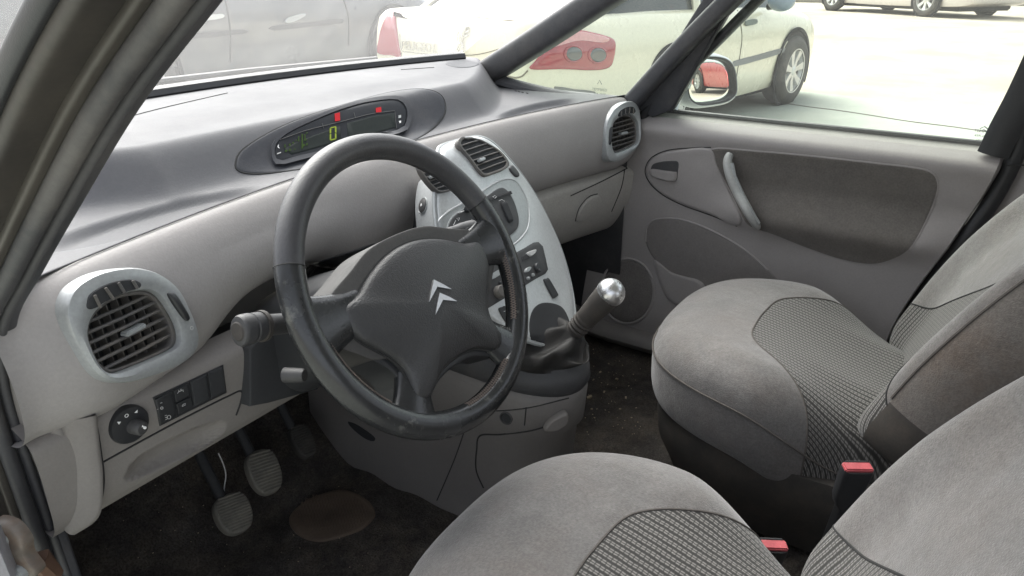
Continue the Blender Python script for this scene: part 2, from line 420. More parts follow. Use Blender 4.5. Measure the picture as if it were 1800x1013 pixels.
# ================================================================== DASHBOARD
def y_edge(x): return .31-.205*x*x                     # rear edge of the top pad
def y_ws(x): return .835-.22*x*x                       # foot of the windscreen
def y_wall(x): return .372+(1.2*max(0., -x-.42)**1.3 if x < 0 else .8*max(0., x-.32)**1.3)
def pad_z(x, y):
    ye = y_edge(x); yb = y_wall(x); w = .075
    z = 1.03+.066*sstep(yb-.004, yb+w, y)
    z += .011*(1-sstep(ye, ye+.022, y))                 # lip over the roll
    z += .006*sstep(yb+.1, yb+.2, y)*(1-sstep(y_ws(x)-.12, y_ws(x), y))
    for cx in (-.47, .47):                             # shallow oval trays
        d = math.hypot((x-cx)/.16, (y-(y_edge(cx)+.06))/.05); z -= .013*(1-sstep(.75, 1.05, d))
    return z
dash = thing('dashboard', 'deep grey dashboard with digital display running under the windscreen', 'dashboard', (0, .3, .85))
XR = .735
xs = [lerp(-XR, XR, i/300) for i in range(301)]
rows = []
for x in xs:
    ye = y_edge(x)-.002; yw = y_ws(x)+.02
    rows.append([V3((x, lerp(ye, yw, j/150), pad_z(x, lerp(ye, yw, j/150)))) for j in range(151)])
pad = mk('top_pad', loft(rows, False, False), M['pad'], dash, sharp=80)
# the rolled fascia under the pad
ROLL = [(.012, 1.036), (-.004, 1.041), (-.02, 1.033), (-.036, 1.01), (-.047, .975), (-.05, .94), (-.044, .905), (-.03, .88), (-.008, .864), (.03, .855), (.09, .852)]
rollp = smooth(ROLL, 9, False)
def roll_section(x):
    ye = y_edge(x); e = sstep(.62, .735, abs(x)); out = []
    arch = math.exp(-((x+.36)/.13)**4)                # arch over the steering column
    for (dy, z) in rollp:
        zz = z
        if z < 1.0: zz = z + arch*(.055*(1.0-z)/.15)
        zz = lerp(zz, .95+(zz-.95)*.93, e)
        out.append(V3((x, ye+dy+.03*e*e, zz)))
    return out
vn = V3((.22, -1, .2)).normalized(); vo = V3((-.616, .186, .967)); v1, v2 = axes(vn, V3((1, .22, 0)))
def vp(px, py):
    q = hit(px, py, vo, vn)-vo; return q.dot(v1), q.dot(v2)
V_OUT = [vp(*p) for p in smooth([(108, 540), (124, 506), (165, 481), (220, 471), (268, 480), (304, 506), (326, 545), (341, 588), (336, 617), (310, 641), (262, 661), (215, 673), (180, 669), (154, 650), (130, 612), (112, 572)], 5)]
V_IN = [vp(*p) for p in smooth([(146, 590), (150, 565), (166, 542), (200, 520), (245, 511), (270, 519), (292, 548), (306, 578), (307, 604), (290, 618), (245, 638), (200, 655), (180, 654), (165, 640), (153, 615)], 5)]
rv, rf = loft([roll_section(x) for x in [lerp(-.74, .74, i/296) for i in range(297)]], False, False)
vmask = byangle(V_IN, centre(V_IN), 90); vc = centre(V_IN)
vrad = [math.hypot(p[0]-vc[0], p[1]-vc[1]) for p in vmask]
def in_vent(p):
    q = V3((-abs(p.x), p.y, p.z))-vo; a, b = q.dot(v1)-vc[0], q.dot(v2)-vc[1]
    return math.hypot(a, b) < vrad[int((math.atan2(b, a) % (2*math.pi))/(2*math.pi)*90) % 90]*1.03
rf = [f for f in rf if not in_vent(sum((rv[k] for k in f), V3())/4)]
roll = mk('fascia_roll', (rv, rf), M['taupe'], dash, sharp=80)
# lower panels
def panel_rows(x0, x1, prof, n=24, yf=y_edge, sub=5):
    pp = smooth(prof, sub, False)
    return loft([[V3((x, yf(x)+dy, z)) for dy, z in pp] for x in [lerp(x0, x1, i/n) for i in range(n+1)]], False, False)
kv, kf = panel_rows(-.735, -.37, [(.0, .885), (-.03, .872), (-.036, .85), (-.034, .81), (-.03, .775), (-.02, .752), (.0, .744), (.1, .75)], 150, yf=lambda x: .236, sub=16)
scp = smooth([(220, 840), (240, 808), (300, 772), (350, 748), (388, 738), (396, 750), (372, 778), (310, 812), (252, 840), (228, 848)], 6)
sc_c = (308, 792); sc_r = [math.hypot(p[0]-sc_c[0], p[1]-sc_c[1]) for p in byangle(scp, sc_c, 120)]
for p in kv:
    d = p-CP; z_ = d.dot(Fv); px, py = 900+FPX*d.dot(Rv)/z_-sc_c[0], 506.5-FPX*d.dot(Uv)/z_-sc_c[1]
    t = math.hypot(px, py)/sc_r[int((math.atan2(py, px) % (2*math.pi))/(2*math.pi)*120) % 120]
    if t < 1 and p.z < .86: p.y += .016*(1-t**2.5)
knee = mk('knee_panel', (kv, kf), M['lower'], dash, sharp=80)
glove = mk('glovebox_lid', panel_rows(.06, .70, [(.02, .87), (-.02, .855), (-.024, .83), (-.018, .78), (.005, .722), (.045, .683), (.14, .668)]), M['glove'], dash, sharp=80)
under = mk('footwell_bulkhead', loft([[V3((x, .3, .86)), V3((x, .42, .84)), V3((x, .62, .78)), V3((x, .74, .55)), V3((x, .68, .36))] for x in [-.72+.06*i for i in range(25)]], False, False), M['blackm'], dash)
mk('kick_panel', loft([[V3((.69, y, z)) for y in (.2, .5, .85)] for z in (.33, .6, .93)], False, False), M['darkgrey'], dash)
mk('kick_panel', loft([[V3((-.735, y, z)) for y in (.24, .5, .85)] for z in (.33, .6, .9)], False, False), M['blackm'], dash)
# dash side cheek at the driver's door
cheek_px = [(12, 640), (40, 655), (85, 700), (118, 765), (124, 830), (118, 900), (106, 905), (70, 830), (40, 760), (16, 690)]
def strip_panel(name, left, right, o, n, mat, bulge):
    n = V3(n).normalized(); Lp = [hit(*p, V3(o), n) for p in smooth(left, 6, False)]; Rp = [hit(*p, V3(o), n) for p in smooth(right, 6, False)]
    rows = []
    for l_, r_ in zip(Lp, Rp):
        row = [l_-n*.03]+[lerp(l_, r_, k/8)+n*(bulge*math.sin(math.pi*(.06+.88*k/8))) for k in range(9)]+[r_-n*.03]
        rows.append(row)
    return mk(name, loft(rows, False, False), mat, dash, sharp=75)
strip_panel('end_cheek', [(8, 632), (16, 690), (38, 760), (70, 835), (104, 908)], [(16, 632), (62, 686), (102, 746), (121, 815), (108, 910)], (-.709, .215, .85), (-.86, -.5, 0), M['lower'], .006)
strip_panel('corner_panel', [(103, 738), (123, 796), (124, 845), (110, 905), (112, 930)], [(168, 730), (175, 790), (181, 850), (174, 908), (131, 940)], (-.694, .20, .85), (-.5, -.86, 0), M['lower'], .004)
B_pad = bvh_of(pad); B_roll = bvh_of(roll); B_knee = bvh_of(knee); B_glove = bvh_of(glove); B_dash = bvh_of(pad, roll, knee, glove)
# --- instrument pod
pod_px = [(414, 290), (426, 264), (480, 230), (545, 203), (610, 183), (680, 164), (735, 157), (768, 163), (782, 180), (779, 206), (745, 238), (680, 266), (610, 284), (530, 298), (460, 306), (424, 303)]
podm = surf('pod_plastic', (.034,.036,.043), .6, .4, 500, .08, 5, dust=.12, spec=.3)
pod = decal('instrument_pod', B_pad, pod_px, podm, dash, .002, .006, .05, 6, rings=10)
seam('pod_gap', B_pad, pod_px, M['seamd'], pod, .0016, True, 5)
B_pod = bvh_of(pod)
scr_px = [(481, 276), (484, 254), (505, 236), (540, 219), (590, 199), (640, 185), (685, 178), (705, 182), (714, 200), (709, 224), (690, 234), (640, 250), (580, 265), (520, 279), (492, 286)]
hood_px = [(476, 279), (479, 251), (501, 232), (540, 213), (590, 193), (640, 179), (687, 172), (711, 177), (721, 200), (716, 229), (695, 240), (640, 257), (580, 272), (520, 287), (488, 294)]
hood = mk('display_hood', bezel(smooth(hood_px, 6), smooth(scr_px, 6), caster(B_pod), .0052, .002, .004, .003, 90, hstep=2.), podm, pod)
screen = decal('display_window', B_pod, scr_px, M['screen'], pod, .004, .006, .03, 6, rings=8)
B_scr = bvh_of(screen)
lcd = decal('display_lcd', B_scr, [(500, 262), (520, 251), (555, 237), (598, 222), (600, 248), (560, 259), (512, 272)], M['lcd'], pod, .0006, .001, .03, 4, sm=False)
lcd2 = decal('display_lcd', B_scr, [(610, 217), (655, 204), (693, 199), (696, 224), (655, 236), (612, 246)], M['lcd'], pod, .0006, .001, .03, 4, sm=False)
mk('display_divider', MB().add(tube(on(B_scr, [(492, 246), (540, 229), (600, 214), (650, 201), (694, 195)], 4, False, .0012), .0006, 5)).add(tube(on(B_scr, [(566, 217), (569, 226)], 2, False, .0012), .0006, 5)).add(tube(on(B_scr, [(622, 198), (625, 208)], 2, False, .0012), .0006, 5)).add(tube(on(B_scr, [(694, 195), (697, 226)], 2, False, .0012), .0006, 5)), M['darkgrey'], pod)
def quad_decal(name, pts, mat, lift=.0022): # small flat marks on the display
    f = caster(B_scr); mb = MB()
    for q in pts: mb.add(([f(*p)+(CP-f(*p)).normalized()*lift for p in q], [tuple(range(len(q)))]))
    return mk(name, mb, mat, pod, True)
quad_decal('warning_lamp', [[(588, 200), (597.5, 197.5), (598, 212), (589, 213.5)]], M['red_lamp'])
quad_decal('warning_lamp', [[(660.5, 190), (670, 188), (670.5, 197), (661, 198)]], M['red_lamp'])
x0, x1, ya, yb, w = 579.5, 591.5, 222.5, 247., 2.8
quad_decal('speed_digit', [
    [(x0+1.2, ya+1.5), (x1-.6, ya-.8), (x1-1.6, ya+1.4), (x0+2, ya+3.4)],
    [(x0+1, yb+.6), (x1-1, yb-1.8), (x1-2, yb-3.8), (x0+2, yb-1.7)],
    [(x0, ya+2.6), (x0+w, ya+4.2), (x0+w, (ya+yb)/2-1), (x0, (ya+yb)/2+.4)],
    [(x0, (ya+yb)/2+1.6), (x0+w, (ya+yb)/2+.4), (x0+w, yb-2.4), (x0, yb-.4)],
    [(x1, ya), (x1-w, ya+2), (x1-w, (ya+yb)/2-2), (x1, (ya+yb)/2-1)],
    [(x1, (ya+yb)/2+.4), (x1-w, (ya+yb)/2-.6), (x1-w, yb-4.6), (x1, yb-2.6)]], M['green_digit'])
seg = []
for (px, py, ww, hh) in [(500, 254, 2, 6), (508, 253, 3, 4), (514, 250, 3, 3), (524, 240, 2.2, 9), (530, 236, 2.6, 26), (535, 236, 2, 12), (538, 233, 2.6, 2.4), (537, 245, 2.4, 2.2), (501, 264, 4, 3.5), (508, 262, 3, 4), (532, 254, 4, 4), (538, 252, 3, 4), (520, 246, 2, 2), (517, 262, 2.4, 2)]:
    seg.append([(px, py), (px+ww, py-ww*.3), (px+ww, py+hh-ww*.3), (px, py+hh)])
quad_decal('display_segments', seg, M['dimgreen'])
quad_decal('indicator_light', [[(488, 257), (490.5, 253.5), (489.5, 258), (492, 261), (488.6, 260)]], M['white'])
quad_decal('indicator_light', [[(487, 269.5), (494, 267), (494, 269), (487, 271.5)]], M['greyprint'])
quad_decal('indicator_light', [[(700.5, 203), (705, 202), (705, 207), (700.5, 208)]], M['greyprint'])
quad_decal('indicator_light', [[(701, 213), (705, 212), (705, 215.5), (702.6, 217)]], M['white'])
# tray seams and speaker grille on the pad
decal('speaker_grille', B_pad, [(783, 112), (800, 107), (820, 106.5), (838, 110), (841, 114), (830, 118), (810, 119.5), (792, 117)], podm, dash, .0012, .004, .06, 5)
seam('pad_joint', B_pad, [(200, 216), (230, 205), (300, 187), (400, 164)], M['seamd'], dash, .0012)
seam('pad_joint', B_pad, [(705, 123), (735, 121), (763, 119)], M['seamd'], dash, .0012)
for a, b in ((905, 160), (911, 161.5), (917, 162.6), (925, 164)):
    mk('demister_hole', tube([caster(B_pad)(a, b), caster(B_pad)(a+3, b+.8)], .0016, 6), M['seamd'], dash)
# fascia details: passenger airbag joint, crease over the glovebox
mk('roll_edge', tube([V3((x, y_edge(x)-.004, 1.0425)) for x in [lerp(-.72, .72, i/60) for i in range(61)]], .0011, 6), M['pad'], dash)
seam('lower_joint', B_dash, [(1003, 344.5), (1015, 339), (1060, 318), (1112, 291)], M['seamd'], dash, .0016)
# dark arch behind the wheel
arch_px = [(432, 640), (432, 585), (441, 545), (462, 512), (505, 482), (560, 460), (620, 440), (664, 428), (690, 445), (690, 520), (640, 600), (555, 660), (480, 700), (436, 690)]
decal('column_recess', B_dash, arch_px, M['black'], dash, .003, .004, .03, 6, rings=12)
# lower column surround (straight-sided dark panel)
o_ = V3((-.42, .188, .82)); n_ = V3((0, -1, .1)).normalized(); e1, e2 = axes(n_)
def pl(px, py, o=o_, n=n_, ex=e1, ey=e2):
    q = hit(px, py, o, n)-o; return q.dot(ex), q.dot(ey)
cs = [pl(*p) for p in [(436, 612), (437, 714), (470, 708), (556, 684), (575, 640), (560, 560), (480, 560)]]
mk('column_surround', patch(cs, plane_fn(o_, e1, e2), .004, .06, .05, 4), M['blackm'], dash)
# knee panel details
f_k = caster(B_knee)
seam('panel_gap', B_knee, [(168, 742), (176, 790), (182, 850), (172, 905)], M['seamd'], dash, .0016)
seam('panel_gap', B_knee, [(182, 812), (240, 780), (320, 737), (400, 697), (424, 688), (423, 706), (415, 730)], M['seamd'], dash, .0014)
sw_px = [(268, 699), (392, 641), (398, 690), (280, 749)]
swp = decal('switch_bank', B_knee, sw_px, M['black'], dash, .0015, .004, .03, 4, sm=False)
B_sw = bvh_of(swp)
for nm, q in (('headlamp_level_switch', [(271, 701), (300, 687), (310, 732), (281, 746)]), ('heated_screen_switch', [(303, 686), (329, 674), (333, 695), (308, 707)]), ('bonnet_alarm_switch', [(308, 709), (333, 697), (337, 714), (312, 727)]), ('blank_switch', [(333, 671), (361, 658), (367, 702), (340, 714)]), ('blank_switch', [(364, 656), (389, 645), (395, 688), (370, 700)])):
    w_ = decal(nm, B_sw, q, M['black'] if 'blank' not in nm else M['blackm'], swp, .0028, .004, .08, 4, sm=False)
def marks(bvh, name, polys, mat, parent, r=.0006, lift=.0012):
    mb = MB(); f = caster(bvh)
    for pts in polys:
        closed = pts[0] == pts[-1]; P = pts[:-1] if closed else pts
        mb.add(tube([f(*p)+(CP-f(*p)).normalized()*lift for p in P], r, 5, closed))
    return mk(name, mb, mat, parent)
marks(B_sw, 'switch_symbols', [circ((284.5, 717.5), 2.2, 10)+[circ((284.5, 717.5), 2.2, 10)[0]], circ((297, 733.5), 3.2, 10)+[circ((297, 733.5), 3.2, 10)[0]], [(290, 731), (293, 730)], [(290.5, 734.5), (293.5, 733.5)], [(291, 738), (294, 736.6)], [(276, 720), (278, 719.5)], [(282, 709), (285, 708)],
    [(312, 692), (314, 689), (322, 685.5), (322, 689)], [(314, 686), (315, 689)], [(318, 684), (318.5, 687)], [(320, 714), (322, 711), (326, 709.5), (326, 712), (320, 715)]], M['greyprint'], swp, .0004, .0038)
# mirror adjuster
p_, n_k = frame_at(B_knee, 226, 746, .0)
e1, e2 = axes(n_k)
adj = mk('mirror_adjuster', lathe([(.0005, .005), (.017, .005), (.0215, .0045), (.0228, .002), (.023, -.004)], p_, n_k, 32), M['black'], dash)
mk('adjuster_knob', lathe([(.0005, .019), (.0065, .0185), (.0085, .016), (.009, .006), (.0095, .003)], p_+e1*.003-e2*.003, n_k+e1*.15, 24), M['darkgrey'], adj)
mk('adjuster_dot', lathe([(.0003, .0205), (.0016, .0203), (.0018, .0185)], p_+e1*.0075-e2*.002, n_k, 12), M['white'], adj)
def tri(o, ex, ey, s): return [o+ey*s, o-ex*s*.8-ey*s*.7, o+ex*s*.8-ey*s*.7], [(0, 1, 2)]
mb = MB(); mb.add(tri(p_+n_k*.0056-e1*.012+e2*.011, (e1+e2*.8).normalized(), (e2-e1*.8).normalized(), .0024)); mb.add(tri(p_+n_k*.0056+e1*.009+e2*.0135, (e2+e1*.3).normalized(), (-e1).normalized(), .0024)); mb.add(tube([p_+n_k*.0054-e1*.002+e2*.0145+e1*.0019*math.cos(a*.5236)+e2*.0019*math.sin(a*.5236) for a in range(12)], .0004, 5, True)); mb.add(tri(p_+n_k*.0206+e1*.005+e2*.002, e1, e2, .0016))
mk('adjuster_marks', mb, M['white'], adj, True)
# scooped pull in the lower lid
# glovebox latch
lt = decal('glovebox_latch', B_glove, [(1012, 386), (1020, 366), (1036, 348), (1050, 343), (1055, 351), (1049, 368), (1035, 384), (1020, 391)], M['glove'], dash, .004, .006, .15, 6)
seam('latch_gap', B_glove, [(1011, 389), (1018, 366), (1034, 347), (1050, 341)], M['seamd'], lt, .0013)  # dark joint along the upper edge of the latch
seam('glovebox_gap', B_glove, [(1098, 298), (1092, 330), (1075, 372)], M['seamd'], dash, .0016)

# --- side air vents (one design, mirrored for the far end)
V_SLOT = [vp(*p) for p in smooth([(139, 534), (146, 517), (178, 499), (215, 492), (234, 498), (232, 507), (205, 515), (170, 532), (152, 543), (141, 543)], 5)]
V_WHEEL = [vp(*p) for p in smooth([(282, 519), (288, 515), (296, 519), (310, 540), (320, 558), (319, 564), (312, 563), (298, 545)], 5)]
def louvre_set(out, f, n, angle, count, depth, bar, marg=.0005, vanes=True):
    """bars across an outline plus upright vanes set behind them"""
    mb = MB(); ca, sa = math.cos(angle), math.sin(angle)
    rot = [(a*ca+b*sa, -a*sa+b*ca) for a, b in out]
    bs = [p[1] for p in rot]; lo, hi = min(bs), max(bs)
    def F(a, b, d): return f(a*ca-b*sa, a*sa+b*ca)+n*d
    for i in range(count+1):
        b = lo+(hi-lo)*(i+.0)/count
        if i in (0, count): continue
        s = span(rot, b)
        if s: mb.add(tube([F(s[0]-marg, b, -.002), F((s[0]+s[1])/2, b, .0), F(s[1]+marg, b, -.002)], bar, 8, False, 1.3, up=F(0, 1, 0)-F(0, 0, 0)))
    aa = [p[0] for p in rot]; l2, h2 = min(aa), max(aa); m = max(4, int((h2-l2)/.0125)) if vanes else 1
    for i in range(1, m):
        a = l2+(h2-l2)*i/m
        r2 = [(q, p) for p, q in rot]; s = span(r2, a)
        if s: mb.add(box(F(a, (s[0]+s[1])/2, -.019), .0014, s[1]-s[0], .012, (F(1, 0, 0)-F(0, 0, 0)).normalized(), (F(0, 1, 0)-F(0, 0, 0)).normalized(), n))
    return mb
def side_vent(mirror):
    mx = -1 if mirror else 1
    T = lambda p: V3((p.x*mx, p.y, p.z))
    f = lambda a, b: T(vo+v1*a+v2*b); n = T(vn)
    hole = [(a*1.03, b*1.03) for a, b in V_IN] if False else V_IN
    vb = mk('air_vent', bezel(V_OUT, V_IN, f, .010, .005, .012, .045, 96, .001, n), M['ventsilver'], dash)
    gr_in = [(lerp(centre(V_IN)[0], a, .90), lerp(centre(V_IN)[1], b, .90)) for a, b in V_IN]
    mk('vent_surround', bezel([(a, b) for a, b in V_IN], gr_in, lambda a, b: f(a, b)-n*.004, .006, .002, .02, .01, 80, 0, n), M['grille'], vb)
    mk('vent_cavity', patch(V_IN, f, -.034, .002, .05, 3, nrm=n), M['blackm'], vb)
    mk('vent_duct', loft([[f(a, b)-n*z for a, b in V_IN] for z in (.002, .034)], True, False), M['blackm'], vb)
    cg = centre(gr_in)
    lv = louvre_set(gr_in, f, n, rad(-2), 7, .0, .0021)
    mk('vent_louvres', lv, M['grille'], vb)
    tb = vp(231, 580); mk('vent_tab', box(f(*tb)+n*.003, .026, .0055, .012, (f(1, 0)-f(0, 0)).normalized(), (f(0, 1)-f(0, 0)).normalized(), n, .0015), M['silver2'], vb)
    sl = mk('demister_slot', patch(V_SLOT, f, .0127, .004, .06, 3, nrm=n), M['blackm'], vb)
    mbv = MB()
    for px, py, qx, qy in ((150, 520, 161, 541), (169, 507, 184, 527), (192, 498, 204, 516), (217, 494, 226, 508)):
        mbv.add(tube([f(*vp(px, py))+n*.0140, f(*vp(qx, qy))+n*.0135], .0017, 6))
    mk('demister_vanes', mbv, M['grille'], vb)
    mk('thumbwheel', patch(V_WHEEL, f, .0127, .004, .08, 3, .003, nrm=n), M['black'], vb)
    mk('vent_mark', tube([f(*vp(323.5+2.6*math.cos(k*.52), 577+3*math.sin(k*.52)))+n*.0124 for k in range(12)], .0004, 5, True), M['greyprint'], vb)
    return vb
side_vent(False); side_vent(True)

# ================================================================== CENTRE STACK AND CONSOLE
stack = thing('centre_console', 'silver centre stack with round-topped vents above grey tunnel console', 'centre console', (.0, .1, .35))
SPATH = smooth([(.262, 1.012), (.238, 1.036), (.216, 1.040), (.196, 1.022), (.166, .975), (.128, .915), (.088, .85), (.045, .78), (.008, .73), (-.02, .70), (-.04, .675)], 6, False)
SL = [0.]
for a, b in zip(SPATH, SPATH[1:]): SL.append(SL[-1]+math.hypot(b[0]-a[0], b[1]-a[1]))
def spt(s):
    s = max(0, min(SL[-1]-1e-6, s))
    for i in range(len(SL)-1):
        if SL[i+1] >= s:
            t = (s-SL[i])/(SL[i+1]-SL[i]); return lerp(SPATH[i][0], SPATH[i+1][0], t), lerp(SPATH[i][1], SPATH[i+1][1], t)
    return SPATH[-1]
def f_st(x, s):
    y, z = spt(s); bow = .9*x*x                      # the panel bows away at the sides
    return V3((x, y+bow, z-bow*.35))
st_rows = [[f_st(lerp(-.22, .22, i/40), SL[-1]*j/60) for i in range(41)] for j in range(61)]
bm_ = loft(st_rows, False, False); B_stx = BVHTree.FromPolygons(bm_[0], bm_[1])
def st(px, py):
    h_ = B_stx.ray_cast(CP, ray(px, py).normalized())[0]
    if h_ is None: h_ = B_stx.find_nearest(hit(px, py, V3((0, .13, .92)), V3((0, -.81, .587))))[0]
    best = min(range(61), key=lambda j: (f_st(h_.x, SL[-1]*j/60)-h_).length); s = SL[-1]*best/60
    for step in (.002, .0005, .0001):
        s = min((s+step*k for k in range(-8, 9)), key=lambda q: (f_st(h_.x, q)-h_).length)
    return h_.x, s
SC = .02
half = [(0, .046), (.045, .05), (.075, .066), (.103, .10), (.13, .14), (.152, .195), (.158, .25), (.152, .305), (.132, .35), (.1, .392), (.052, .432), (.0, .445)]
st_out = smooth([(SC+a, b) for a, b in half]+[(SC-a, b) for a, b in half[-2:0:-1]], 5)
fas = mk('silver_fascia', patch(st_out, f_st, .012, .07, .06, 14, c=(SC, .25)), M['silver'], stack)
B_fas = bvh_of(fas); f_fas = caster(B_fas)
mk('fascia_edge', tube([f_st(a, b)+fnormal(f_st, a, b, .004)*.006 for a, b in byangle(st_out, (SC, .25), 160)], .0042, 8, True), M['silver2'], fas)
# centre vents
cv_px = [(789, 261), (800, 257), (815, 254.5), (835, 256), (856, 266), (871, 279), (880, 296), (874, 304), (856, 311), (841, 315), (830, 306), (820, 292), (806, 276)]
cvl_px = [(729, 296), (730, 304), (735, 312), (741, 320), (752, 333), (763, 342), (778, 341), (794, 333), (803, 323), (797, 311), (785, 298), (770, 290), (748, 290)]
def centre_vent(pxs, tab):
    out = [st(*p) for p in smooth(pxs, 4)]
    c = centre(out); nn = fnormal(f_st, c[0], c[1], .005)
    o = f_st(*c)+nn*.012; fe = (f_st(c[0]+.01, c[1])-f_st(c[0]-.01, c[1])).normalized(); ff = nn.cross(fe)
    o2 = [((f_st(a, b)-f_st(*c)).dot(fe), (f_st(a, b)-f_st(*c)).dot(ff)) for a, b in out]
    f = plane_fn(o, fe, ff)
    vb = mk('air_vent', bezel([(a*1.06, b*1.06) for a, b in o2], [(a*.93, b*.93) for a, b in o2], f, .0035, .0015, .012, .006, 72, 0, nn), M['grille'], stack)
    mk('vent_cavity', patch(o2, f, .0006, .002, .05, 3, nrm=nn), M['blackm'], vb)
    o3 = [(a*.95, b*.95) for a, b in o2]
    mb = louvre_set(o3, lambda a, b: f(a, b)+nn*.0035, nn, 0., 7, 0, .0013, vanes=False)
    mk('vent_louvres', mb, M['grille'], vb)
    tp = hit(*tab, o, nn); mk('vent_tab', box(tp+nn*.006, .019, .005, .008, fe, ff, nn, .0015), M['silver'], vb)
    return vb
centre_vent(cv_px, (842, 284)); centre_vent(cvl_px, (759, 312))
def stack_disc(name, px, py, r, hgt, mat, parent, ry=None, prof=None, dome=True):
    p, n = frame_at(B_fas, px, py, 0); 
    return mk(name, lathe(prof or [(.0003, hgt), (r*.75, hgt*.95), (r*.93, hgt*.6), (r, 0), (r, -.004)], p, n, 32, sx=(ry or r)/r), mat, parent), p, n
b_, p, n = stack_disc('lock_button', 744, 362, .0125, .004, M['darkgrey'], stack)
mk('lock_ring', tube([p+n*.001+axes(n)[0]*(.0132*math.cos(k*.1963))+axes(n)[1]*(.0132*math.sin(k*.1963)) for k in range(32)], .0009, 6, True), M['silver2'], b_)
e1, e2 = axes(n)
mk('lock_symbol', MB().add(box(p+n*.0044-e2*.0012, .0042, .003, .0006, e1, e2, n)).add(tube([p+n*.0044+e1*(.0014*math.cos(a))+e2*(.0002+.002*math.sin(a)) for a in (0, .6, 1.2, 1.57, 2, 2.6, 3.14)], .0004, 5)), M['white'], b_)
decal('hazard_button', B_fas, [(894, 296), (898, 291), (904, 296), (911, 306), (911, 311), (905, 311), (898, 304)], M['darkgrey'], stack, .003, .005, .2, 6, .001)
# climate panel
rec_px = [(768, 424), (765, 405), (772, 388), (790, 371), (815, 357), (845, 338), (870, 322), (890, 315), (906, 319), (919, 337), (928, 360), (930, 385), (924, 408), (900, 432), (860, 450), (810, 450), (780, 440)]
rec = decal('climate_recess', B_fas, rec_px, M['silver2'], stack, .0012, .003, .05, 5, rings=8)
mk('recess_rim', tube(on(B_fas, rec_px, 5, True), .0022, 8, True), M['silver'], rec)
pan_px = [(788, 418), (786, 402), (792, 386), (806, 373), (830, 361), (855, 345), (874, 332), (886, 332), (898, 346), (907, 368), (911, 392), (904, 408), (880, 424), (840, 436), (805, 434)]
cpan = decal('climate_panel', B_fas, pan_px, M['darkgrey'], stack, .003, .004, .05, 5, rings=8)
mk('panel_rim', tube(on(B_fas, pan_px, 5, True), .0022, 8, True), M['silver2'], cpan)
B_cp = bvh_of(cpan)
decal('slider_slot', B_cp, [(880, 360), (885, 356), (889, 358), (900, 386), (898, 390), (893, 390)], M['blackm'], cpan, .004, .005, .1, 3)
decal('rotary_knob', B_cp, [(813, 365), (820, 358), (829, 358), (832, 366), (828, 373), (818, 374)], M['blackm'], cpan, .006, .008, .1, 4, .002)
decal('rotary_knob', B_cp, [(833, 388), (838, 380), (847, 378), (852, 384), (850, 392), (838, 392)], M['black'], cpan, .006, .008, .2, 4, .003)
decal('knob_pointer', B_cp, [(838, 384), (841, 381), (844, 388), (841, 390)], M['greyprint'], cpan, .0095, .002, .1, 3)
marks(B_cp, 'climate_symbols', [[(801, 371), (804, 370), (810, 369), (811, 373), (807, 375), (802, 375), (801, 371)], [(805, 372), (805, 374)], [(808, 371), (808.5, 373)], [(797, 396), (801, 388)], [(803, 384), (808, 383), (806, 388), (803, 384)], [(866, 346), (870, 344), (873, 346), (870, 349), (866, 346)], [(877, 353), (882, 351), (887, 354)], [(831, 397), (832, 404)], [(829, 386), (830, 386)]], M['white'], cpan, .0004, .0035)
# radio
rad_px = [(842, 483), (872, 466), (905, 447), (938, 428), (946, 427), (953, 434), (958, 455), (962, 474), (958, 480), (925, 499), (890, 521), (858, 540), (853, 534), (846, 505)]
radio = decal('car_radio', B_fas, rad_px, M['darkgrey'], stack, .002, .004, .02, 1, rings=8, sm=False)
mk('radio_edge', tube(on(B_fas, rad_px, 1, True), .0016, 6, True), M['black'], radio)
B_rd = bvh_of(radio)
def rknob(px, py, r, h, mat, name='radio_knob'):
    p, n = frame_at(B_rd, px, py, 0)
    return mk(name, lathe([(.0002, h), (r*.8, h*.96), (r*.95, h*.7), (r, 0), (r, -.002)], p, n, 24), mat, radio)
rknob(877, 514, .0115, .012, M['grille']); rknob(880, 499, .0045, .005, M['black'], 'radio_button'); rknob(885, 515, .0038, .004, M['black'], 'radio_button')
rknob(943, 471, .0085, .006, M['black']); rknob(944, 478, .0035, .009, M['black'], 'radio_button'); rknob(935, 484, .0032, .005, M['silver2'], 'radio_button'); rknob(927, 490, .003, .005, M['silver2'], 'radio_button')
decal('cassette_slot', B_rd, [(848, 492), (870, 478), (884, 470), (884, 480), (870, 489), (850, 498)], M['silver2'], radio, .0025, .004, .06, 1, sm=False)
decal('cassette_slot', B_rd, [(917, 452), (926, 446), (929, 450), (929, 455), (918, 460)], M['blackm'], radio, .002, .004, .06, 1, sm=False)
decal('radio_lever', B_rd, [(924, 446), (934, 441), (941, 440), (939, 446), (930, 452)], M['greyprint'], radio, .004, .005, .2, 3)
decal('radio_lever', B_rd, [(845, 494), (850, 486), (855, 491), (851, 496)], M['greyprint'], radio, .005, .005, .2, 3)
decal('radio_lever', B_rd, [(922, 474), (928, 470), (932, 471), (928, 478), (922, 480)], M['silver2'], radio, .004, .005, .2, 3)
for q in ([(955, 494), (960, 490), (964, 491), (979, 517), (979, 521), (973, 525), (969, 522)], [(876, 545), (882, 540), (889, 540), (902, 566), (900, 572), (893, 573), (890, 570)]):
    s_ = decal('window_switch', B_fas, q, M['black'], stack, .003, .005, .1, 4)
    c = centre(q); marks(B_fas, 'switch_symbols', [[(c[0]-5, c[1]-10), (c[0]-2, c[1]-11), (c[0]-1, c[1]-9)], [(c[0]+1, c[1]-1), (c[0]+2, c[1]+1)], [(c[0]+4, c[1]+8), (c[0]+7, c[1]+7)]], M['white'], s_, .0007, .0034)
